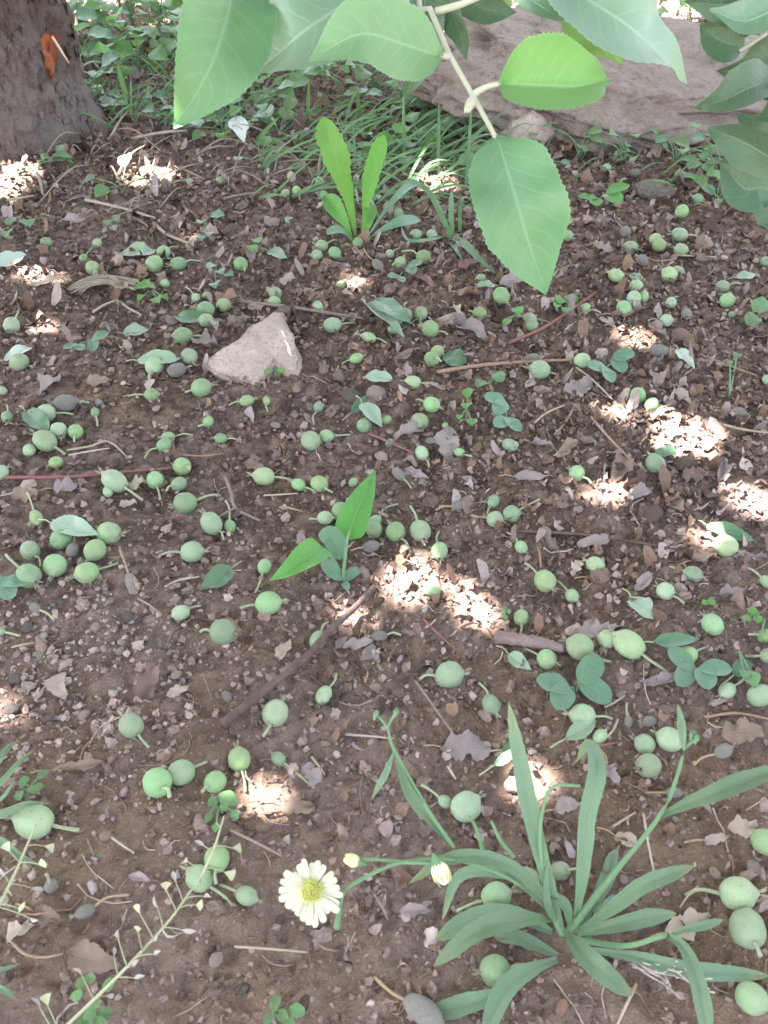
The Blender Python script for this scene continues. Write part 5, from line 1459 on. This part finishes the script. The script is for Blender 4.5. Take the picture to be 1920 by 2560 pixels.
twig([[(555, 1818), (640, 1750), (700, 1703), (762, 1652), (800, 1612), (835, 1572), (880, 1532), (935, 1472)]], 9.5, TW_D, 'long dark brown stick lying across the middle of the soil', name='stick', lift=.008)
twig([[(1240, 1603), (1300, 1610), (1350, 1618), (1408, 1632)]], 16, TW_P, 'short thick purplish stick with a sunlit spot', name='stick', lift=.002)
twig([[(585, 755), (700, 768), (800, 783), (908, 800)]], 4.5, TW_G, 'thin grey twig running from the angular stone to the folded leaf')
twig([[(1092, 934), (1180, 920), (1280, 910), (1432, 903)]], 4.5, TW_B, 'straight brown twig with a fruitlet at its end')
twig([[(0, 1196), (150, 1196), (260, 1188), (350, 1180), (445, 1172)]], 4, TW_R, 'thin red twig behind two plump fruitlets at the left')
twig([[(563, 1195), (578, 1235), (590, 1275), (650, 1305)], [(590, 1272), (560, 1288), (540, 1300)]], 4.5, TW_G, 'forked grey twig standing beside two fruitlets')
twig([[(1270, 862), (1360, 822), (1420, 782), (1488, 736)]], 4, TW_R, 'reddish twig sloping up beneath the hanging leaf tip')
for ln, r, m_, nn, nm in [
  ([(1745, 888), (1830, 920), (1892, 942)], 3.5, TW_B, 'thin brown twig', 'twig'), ([(1440, 920), (1480, 950), (1530, 1000)], 3, STRAW, 'pale straw', 'straw'),
  ([(1478, 1045), (1530, 1105), (1592, 1168)], 3.5, TW_B, 'thin brown twig', 'twig'), ([(1335, 1060), (1365, 1035), (1410, 1015)], 3.2, STRAW, 'pale straw', 'straw'),
  ([(1385, 1090), (1412, 1060), (1440, 1010)], 3.2, TW_G, 'thin grey twig', 'twig'), ([(1290, 1330), (1450, 1338), (1590, 1358), (1690, 1376)], 4, TW_D, 'thin dark twig', 'twig'),
  ([(168, 1128), (225, 1118), (272, 1106), (320, 1146)], 3.5, STRAW, 'bent pale straw', 'straw'), ([(172, 1140), (225, 1130), (275, 1122)], 3, STRAW, 'pale straw', 'straw'),
  ([(865, 1838), (920, 1842), (985, 1848)], 4, STRAW, 'straight pale straw', 'straw'), ([(1038, 1703), (1075, 1755), (1132, 1835)], 3.5, TW_G, 'thin grey twig', 'twig'),
  ([(1058, 1548), (1100, 1590), (1142, 1628)], 2.8, TW_R, 'thin reddish twig', 'twig'), ([(268, 2086), (300, 2110), (336, 2134)], 3.5, STRAW, 'pale straw', 'straw'),
  ([(578, 2078), (640, 2108), (705, 2142)], 4, TW_G, 'thin grey twig', 'twig'), ([(1608, 2035), (1620, 2110), (1634, 2180)], 4, STRAW, 'pale straw', 'straw'),
  ([(1532, 2068), (1560, 2050), (1588, 2032)], 3.5, STRAW, 'pale straw', 'straw'), ([(588, 2368), (680, 2374), (768, 2382)], 4, STRAW, 'pale straw', 'straw'),
  ([(1590, 2462), (1565, 2515), (1538, 2575)], 5, STRAW, 'pale straw', 'straw'), ([(232, 784), (260, 766), (296, 752)], 4, STRAW, 'pale straw', 'straw'),
  ([(298, 755), (325, 775), (355, 790)], 4, STRAW, 'pale straw', 'straw'), ([(385, 562), (420, 590), (475, 613)], 5, STRAW, 'curved pale straw', 'straw'),
  ([(275, 350), (300, 305), (322, 278)], 4, STRAW, 'pale straw', 'straw'), ([(60, 400), (95, 440), (108, 490)], 5, STRAW, 'pale straw', 'straw'),
  ([(0, 505), (40, 500), (85, 492)], 4, STRAW, 'pale straw', 'straw'), ([(215, 503), (300, 522), (388, 548)], 4.5, STRAW, 'pale straw', 'straw'),
  ([(330, 350), (400, 336), (470, 330)], 4.5, STRAW, 'pale straw', 'straw'), ([(425, 412), (470, 432), (510, 452)], 4, TW_B, 'thin brown twig', 'twig'),
  ([(412, 1470), (450, 1452), (500, 1444)], 4, STRAW, 'pale straw', 'straw'), ([(345, 1498), (375, 1515), (405, 1538)], 3, TW_G, 'thin grey twig', 'twig'),
  ([(920, 1085), (980, 1110), (1035, 1135)], 3, TW_R, 'thin reddish twig', 'twig'), ([(460, 1140), (510, 1142), (560, 1136)], 3, TW_B, 'thin brown twig', 'twig'),
  ([(1760, 1795), (1840, 1785), (1925, 1800)], 4, TW_B, 'thin brown twig', 'twig'), ([(700, 1270), (715, 1270), (755, 1280)], 3, TW_B, 'thin brown twig', 'twig'),
  ([(1175, 1490), (1190, 1450), (1240, 1420)][:0] or [(1345, 1370), (1350, 1395), (1352, 1420)], 3, TW_B, 'thin brown twig', 'twig'), ([(660, 1240), (700, 1238), (745, 1235)], 2.6, STRAW, 'pale straw', 'straw'),
  ([(1735, 2290), (1715, 2255), (1700, 2230)][:0] or [(1700, 2270), (1720, 2240), (1745, 2215)], 2.6, STRAW, 'pale straw', 'straw'), ([(25, 2350), (60, 2385), (110, 2395), (160, 2385)], 4, TW_B, 'curved brown twig', 'twig'),
  ([(930, 2230), (950, 2260), (970, 2300)], 3, TW_G, 'thin grey twig', 'twig'), ([(1500, 1860), (1530, 1830), (1545, 1800)], 4, STRAW, 'pale straw', 'straw'),
  ([(1480, 1868), (1510, 1864), (1545, 1858)], 3.5, TW_R, 'thin reddish twig', 'twig'), ([(780, 1895), (795, 1915), (812, 1938)], 4, STRAW, 'pale straw', 'straw'),
  ([(1120, 1918), (1130, 1935), (1140, 1950)], 4, STRAW, 'pale straw', 'straw'), ([(1510, 1770), (1540, 1755), (1562, 1740)], 3.5, STRAW, 'pale straw', 'straw'),
  ([(560, 500), (600, 490), (650, 484)], 3.5, TW_G, 'thin grey twig', 'twig'), ([(30, 1600 + 20), (60, 1612), (90, 1608)], 2.6, STRAW, 'pale straw', 'straw'),
  ([(1790, 1060), (1850, 1075), (1920, 1085)], 4, STRAW, 'pale straw', 'straw'), ([(1600, 640), (1640, 655), (1690, 650)], 3, TW_B, 'thin brown twig', 'twig'),
  ([(1690, 640), (1740, 642), (1790, 645)], 3, STRAW, 'pale straw', 'straw'), ([(330, 545), (360, 560), (370, 570)], 3, TW_B, 'thin brown twig', 'twig')]:
    twig([ln], r * (.78 if nm == 'straw' else .9), m_, None, nn, nm if nm == 'straw' else 'twig', name=nm)

# tuft of dried grass, and a tangle of bleached roots
def tuft(name, lines, rpx, mat, label, cat, strand):
    root = empty(name, pt(*lines[0][0]))
    tag(root, label, cat)
    for i, ln in enumerate(lines):
        P = [pt(x, y, .004 + .003 * ((i * 5 + j * 3) % 5)) - root.location for j, (x, y) in enumerate(ln)]
        obj(strand, Geo().add(*tube(P, rpx * mpp(pt(*ln[0])), 5, 14, .1, i)).mesh(strand, mat), root)
rs = random.Random(77)
L_ = []
for i in range(26):
    y = rs.uniform(-13, 13); x0 = rs.uniform(172, 215); x1 = rs.uniform(290, 352)
    L_.append([(x0, 730 + y - 8 * rs.random()), (220 + rs.uniform(-5, 5), 706 + y), (270, 700 + y * .9), (x1, 708 + y + rs.uniform(0, 12))])
tuft('dried_grass_tuft', L_, 2.0, OLDSTRAW, 'tuft of dried pale grass lying flat left of the stone', 'grass', 'blade')
L_ = []
for i in range(16):
    x0 = rs.uniform(1560, 1650); y0 = rs.uniform(2380, 2420); a = rs.uniform(-.1, .75); l = rs.uniform(80, 210)
    L_.append([(x0, y0), (x0 + l * .4 * math.cos(a), y0 + l * .4 * math.sin(a) + rs.uniform(-14, 14)), (x0 + l * .75 * math.cos(a), y0 + l * .75 * math.sin(a) + rs.uniform(-18, 18)), (x0 + l * math.cos(a), y0 + l * math.sin(a))])
tuft('root_tangle', L_, 2.2, plain('bleached_root', (.5, .43, .4), (.42, .36, .34), 120, .8, .3, .0005), 'tangle of bleached thin roots beside the strap-leaved rosette', 'roots', 'root')

# ------------------------------------------------------------------ pebbles and big clods
ROCKS = [rock_mesh('pebble', (1, .8, .62), 500 + k, GREYST, 2, .14, facets=5) for k in range(4)]
def pebble(px, py, d, mat, noun, name='pebble', k=0, cat='stone', group='pebbles on the soil', flat=1.0):
    c = pt(px, py); r = d * mpp(c) / 2
    me = ROCKS[k % 4]
    if mat.name != 'grey_stone':
        key = mat.name + str(k % 4)
        if key not in bpy.data.meshes:
            me = me.copy(); me.name = key; me.materials.clear(); me.materials.append(mat)
        else: me = bpy.data.meshes[key]
    o = obj(name, me); o.location = c + Vector((0, 0, r * .25 * flat)); o.scale = (r, r, r * flat); o.rotation_euler = (random.uniform(-.3, .3), random.uniform(-.3, .3), random.uniform(0, 6))
    later(o, noun, px, py, cat, group)
CLOD = plain('clod', (.13, .092, .075), (.19, .145, .13), 60, .95, .8, .003, .1)
for i, (px, py, d, m_, nn, nm) in enumerate([
  (686, 562, 48, PINKST, 'tan pebble', 'pebble'), (941, 990, 62, PINKST, 'pinkish rounded pebble', 'pebble'), (879, 994, 58, GREYST, 'grey-brown lump of soil', 'clod'), (1288, 1965, 66, PINKST, 'sunlit pinkish pebble', 'pebble'),
  (1886, 2172, 42, PALEST, 'pale pebble', 'pebble'), (1722, 2145, 30, PALEST, 'pale pebble', 'pebble'), (1785, 2185, 34, PINKST, 'pinkish pebble', 'pebble'), (568, 1742, 34, PALEST, 'pale pebble', 'pebble'),
  (265, 1806, 24, PALEST, 'small pale pebble', 'pebble'), (1545, 1170, 50, CLOD, 'brown lump of soil', 'clod'), (1714, 1168, 66, CLOD, 'brown lump of soil', 'clod'), (1445, 1275, 26, PINKST, 'small pinkish pebble', 'pebble'),
  (1622, 1290, 70, CLOD, 'dark lump of soil', 'clod'), (870, 1000, 30, CLOD, 'small lump of soil', 'clod'), (1000, 970, 66, CLOD, 'flat lump of soil', 'clod'), (830, 1090, 30, PALEST, 'small pale pebble', 'pebble'),
  (1280, 2265, 34, PALEST, 'pale pebble', 'pebble'), (1388, 2125, 40, PINKST, 'pinkish pebble', 'pebble'), (1290, 2105, 34, PALEST, 'pale pebble', 'pebble'), (940, 1720, 34, PINKST, 'pinkish pebble', 'pebble'),
  (540, 2400, 42, PINKST, 'pinkish pebble', 'pebble'), (625, 2440, 22, PALEST, 'small pale pebble', 'pebble'), (605, 2475, 38, GREYST, 'brown pebble', 'pebble'), (790, 2360, 18, PALEST, 'small pale pebble', 'pebble'),
  (770, 2510, 40, CLOD, 'brown lump of soil', 'clod'), (700, 2300, 30, CLOD, 'brown lump of soil', 'clod'), (250, 2140, 20, PALEST, 'small pale pebble', 'pebble'), (420, 2125, 28, PINKST, 'pinkish pebble', 'pebble'),
  (1470, 2510, 28, PALEST, 'pale pebble', 'pebble'), (1330, 1880, 30, PINKST, 'pinkish pebble', 'pebble'), (440, 1690, 34, PINKST, 'pinkish pebble', 'pebble'), (180, 1625, 40, GREYST, 'grey pebble', 'pebble'),
  (70, 1570, 40, GREYST, 'grey pebble', 'pebble'), (240, 1570, 36, PINKST, 'pinkish pebble', 'pebble'), (320, 1545, 34, GREYST, 'grey pebble', 'pebble'), (95, 1640, 36, PALEST, 'pale pebble', 'pebble'),
  (40, 1700, 34, GREYST, 'grey pebble', 'pebble'), (260, 1690, 40, GREYST, 'grey pebble', 'pebble'), (210, 1790, 34, PINKST, 'pinkish pebble', 'pebble'), (120, 1800, 36, GREYST, 'grey pebble', 'pebble'),
  (30, 1775, 40, GREYST, 'grey pebble', 'pebble'), (300, 1630, 28, PALEST, 'pale pebble', 'pebble'), (380, 1620, 40, GREYST, 'grey pebble', 'pebble'), (150, 1505, 28, GREYST, 'grey pebble', 'pebble'),
  (1760, 2010, 26, PALEST, 'small pale pebble', 'pebble'), (1835, 1985, 30, PINKST, 'pinkish pebble', 'pebble'), (1560, 2200, 30, PINKST, 'pinkish pebble', 'pebble'), (1690, 2050, 20, PALEST, 'small pale pebble', 'pebble'),
  (1880, 1745, 44, GREYST, 'grey pebble', 'pebble'), (590, 1200, 28, CLOD, 'small lump of soil', 'clod'), (1055, 1205, 24, PINKST, 'small pinkish pebble', 'pebble'), (690, 1065, 30, PINKST, 'pinkish pebble', 'pebble')]):
    pebble(px, py, d, m_, nn, nm, i, 'clod' if nm == 'clod' else 'stone', 'lumps of soil' if nm == 'clod' else 'pebbles on the soil', .8)

# ------------------------------------------------------------------ grass and weeds at the back
def blade_patch(name, n, sampler, lmin, lmax, lean, mat, seed, wmm=(1.2, 2.6)):
    g = Geo(); rs = random.Random(seed)
    for i in range(n):
        px, py = sampler(rs)
        b = pt(px, py)
        a = rs.gauss(lean[0], lean[1]); L = rs.uniform(lmin, lmax)
        up = rs.uniform(.05, .75)
        d = Vector((math.cos(a), math.sin(a), 0))
        m_ = b + d * L * .45 + Vector((0, 0, L * up * .6)); e = b + d * L * (1 - .3 * up) + Vector((0, 0, L * up * rs.uniform(.3, 1.0)))
        V, f3, f4, uv = ribbon([b, m_, e], rs.uniform(*wmm) / 1000, (rs.uniform(-.5, .5), -1, .6), 'grass', (15, 15), nv=8, nu=2, twist=rs.uniform(-60, 60), seed=i)
        g.add(V, f3, f4, uv)
    return obj(name, g.mesh(name, mat))
def samp1(rs):
    while True:
        px, py = rs.gauss(960, 170), rs.gauss(360, 90)
        if 120 < py < 520 and 620 < px < 1290: return px, py
o = blade_patch('grass', 320, samp1, .04, .14, (-.35, .8), GRASS, 1); tag(o, 'trampled green grass behind the dandelion', 'grass', kind='stuff')
def samp2(rs):
    return rs.uniform(170, 640), rs.uniform(90, 330)
o = blade_patch('grass', 220, samp2, .04, .12, (0.2, 1.4), GRASS, 2); tag(o, 'thin grass among the weeds behind the trunk', 'grass', kind='stuff')
def samp3(rs):
    return rs.uniform(1150, 1850), rs.uniform(200, 470)
o = blade_patch('grass', 90, samp3, .03, .11, (-.8, 1.2), GRASS, 3, (.9, 1.8)); tag(o, 'sparse grass along the foot of the boulder', 'grass', kind='stuff')
def samp4(rs):
    return rs.uniform(-200, 420), rs.uniform(380, 560)
o = blade_patch('dry_grass', 60, samp4, .03, .09, (-.3, 1.2), OLDSTRAW, 4, (.6, 1.2)); tag(o, 'dry straw-coloured grass lying at the foot of the trunk', 'grass', kind='stuff')
def samp5(rs):
    return rs.uniform(200, 1250), rs.uniform(60, 470)
o = blade_patch('dry_grass', 190, samp5, .03, .1, (-.3, 1.5), OLDSTRAW, 6, (.6, 1.5)); tag(o, 'dry stalks and straw lying between the weeds at the back', 'grass', kind='stuff')
def samp6(rs):
    return rs.uniform(-900, 2800), rs.uniform(-180, 60)
o = blade_patch('grass', 500, samp6, .05, .16, (1.5, 1.6), GRASS, 5, (1.5, 3)); tag(o, 'sunlit grass beyond the shade of the tree', 'grass', kind='stuff')

# single blades seen close: the tall curved one by the trunk, the clump on the left
root = empty('grass_plant', pt(325, 300))
tag(root, 'tall curved green grass blade beside the tree trunk', 'grass')
part_leaf(root, [(328, 300, 0), (312, 230, .06), (298, 170, .10), (318, 112, .14)], 7, GRASS, 'grass', seed=501)
root = empty('grass_clump', pt(-60, 2060))
tag(root, 'clump of long blue-green grass blades at the lower left edge', 'grass')
for k, (P, w_) in enumerate([([(-60, 2060, .0), (10, 2035, .02), (70, 2010, .03), (130, 2010, .025)], 13), ([(-60, 2000, .0), (0, 1960, .03), (45, 1910, .045), (92, 1868, .04)], 11),
                             ([(-60, 1960, .0), (-10, 1910, .03), (20, 1870, .035), (50, 1850, .03)], 14), ([(-60, 2020, .0), (0, 2000, .02), (30, 1960, .03), (40, 1940, .03)], 7),
                             ([(-50, 2080, .0), (10, 2110, .015), (50, 2140, .015), (110, 2170, .006)], 12), ([(-60, 2420, .0), (-10, 2425, .015), (20, 2420, .015), (55, 2408, .01)], 9),
                             ([(-60, 2470, .0), (-10, 2470, .015), (15, 2480, .015), (42, 2498, .006)], 11)]):
    part_leaf(root, P, w_, STRAP, 'grass', (20, 20), name='blade', seed=510 + k)
root = empty('grass_clump', pt(1130, 480))
tag(root, 'clump of broad drooping grass blades right of the dandelion', 'grass')
for k, (P, w_) in enumerate([([(1128, 600, 0), (1095, 520, .03), (1060, 470, .045), (1000, 462, .04), (930, 520, .02)], 8), ([(1120, 590, 0), (1160, 610, .015), (1200, 650, .015), (1245, 690, .004)], 12),
                             ([(1130, 590, 0), (1128, 540, .03), (1128, 500, .04), (1130, 470, .045)], 7), ([(1150, 580, 0), (1150, 540, .02), (1152, 510, .03), (1150, 480, .04)], 5),
                             ([(1120, 590, 0), (1070, 600, .02), (1020, 600, .025), (1000, 560, .02)], 5), ([(1125, 595, 0), (1140, 625, .012), (1150, 640, .008), (1155, 655, .004)], 8)]):
    part_leaf(root, P, w_, GRASS, 'grass', (16, 16), name='blade', seed=530 + k)
for k, (bx, by, tx, ty) in enumerate([(1010, 400, 1008, 230), (900, 300, 892, 215), (1095, 440, 1098, 240), (1165, 470, 1180, 250), (770, 300, 772, 200), (640, 350, 700, 290)]):
    root = empty('grass_plant', pt(bx, by))
    later(root, 'upright green grass blade', bx, by, 'grass', 'upright grass blades at the back')
    part_leaf(root, [(bx, by, 0), ((bx * 2 + tx) / 3, (by * 2 + ty) / 3, .035), ((bx + 2 * tx) / 3, (by + 2 * ty) / 3, .07), (tx, ty, .10)], 5, GRASS, 'grass', (18, 18), (0, -1, .2), name='blade', seed=540 + k)

# leafy weeds
WL = [simple_mesh(WEED, k, 'apple', .42) for k in range(3)] + [simple_mesh(FRESH, 3, 'apple', .42), simple_mesh(BLUEG, 4, 'oval', .42)]
def weed(px, py, n, size, spreadm, h, noun, seed, mats=(0, 1, 2, 3, 4)):
    rs = random.Random(seed)
    base = pt(px, py); root = empty('leafy_weed', base)
    for i in range(n):
        a = rs.uniform(0, 6.283); rr = spreadm * math.sqrt(rs.random()); z = h * rs.uniform(.25, 1)
        tip = base + Vector((math.cos(a) * rr, math.sin(a) * rr, z))
        d = Vector((math.cos(a), math.sin(a), rs.uniform(-.4, .5)))
        s = size * rs.uniform(.6, 1.25)
        set_leaf(root, WL[rs.choice(mats)], tip, d, s, (rs.uniform(-.4, .4), rs.uniform(-.7, .1), 1))
        P = [Vector((rs.uniform(-.004, .004), 0, -.002)), Vector((math.cos(a) * rr * .35, math.sin(a) * rr * .35, z * .7)), tip - base + d.normalized() * .002]
        obj('stem', Geo().add(*tube(P, [.0011, .0009, .0006], 5, 7)).mesh('stem', GSTEM), root)
    later(root, noun, px, py, 'weed', 'leafy weeds at the back')
for i, (px, py, n, s, sp, h) in enumerate([(620, 230, 12, .035, .07, .05), (800, 190, 12, .035, .07, .06), (940, 230, 11, .035, .06, .06), (1060, 240, 10, .03, .06, .05), (1180, 300, 9, .026, .05, .05), (700, 340, 9, .028, .06, .03), (560, 330, 9, .03, .06, .03), (1050, 380, 9, .026, .06, .035), (380, 300, 8, .03, .06, .03), (1340, 420, 8, .02, .05, .04), (1800, 440, 10, .024, .06, .05), (1880, 500, 10, .024, .06, .05), (290, 150, 14, .045, .06, .09), (350, 190, 12, .045, .06, .08), (420, 110, 14, .05, .07, .12), (300, 20, 14, .055, .07, .14), (210, 140, 10, .045, .05, .10), (255, 110, 12, .045, .06, .12), (330, 60, 12, .05, .06, .14), (400, 70, 12, .05, .07, .14), (235, 30, 9, .04, .05, .10), (440, 150, 8, .04, .05, .07), (560, 240, 11, .035, .06, .05),
        (500, 300, 9, .03, .05, .04), (640, 290, 10, .035, .07, .05), (730, 240, 10, .035, .07, .06), (680, 180, 10, .04, .06, .06), (860, 250, 8, .03, .05, .05), (1010, 300, 9, .03, .06, .045), (1120, 300, 8, .03, .05, .05),
        (250, 215, 7, .035, .05, .04), (220, 290, 7, .028, .06, .03), (330, 270, 6, .03, .05, .03), (450, 320, 7, .03, .05, .03), (960, 410, 8, .03, .05, .04), (1160, 360, 7, .025, .05, .04), (1720, 60, 10, .04, .06, .08),
        (1860, 60, 10, .04, .06, .1), (1560, 405, 9, .02, .05, .05), (1450, 400, 8, .02, .05, .06), (1690, 410, 9, .02, .06, .05), (1790, 500, 7, .02, .04, .02), (1090, 60, 12, .05, .08, .1), (1320, 30, 12, .05, .08, .1), (760, 60, 14, .05, .1, .1),
        (580, 60, 14, .05, .1, .12), (-160, 140, 12, .045, .08, .1), (2060, 250, 12, .045, .08, .1), (900, -30, 14, .06, .12, .14), (480, -10, 14, .06, .12, .16), (1560, -20, 14, .06, .12, .14), (90, 420, 5, .025, .04, .02), (310, 480, 5, .025, .05, .02),
        (20, 350, 6, .025, .05, .03), (650, 400, 6, .022, .05, .02), (1240, 420, 6, .022, .05, .03)]):
    weed(px, py, n, s, sp, h, 'leafy green weed', 600 + i, (0, 1, 2, 3, 4) if py > 60 else (0, 1, 2, 3))
make_labels()
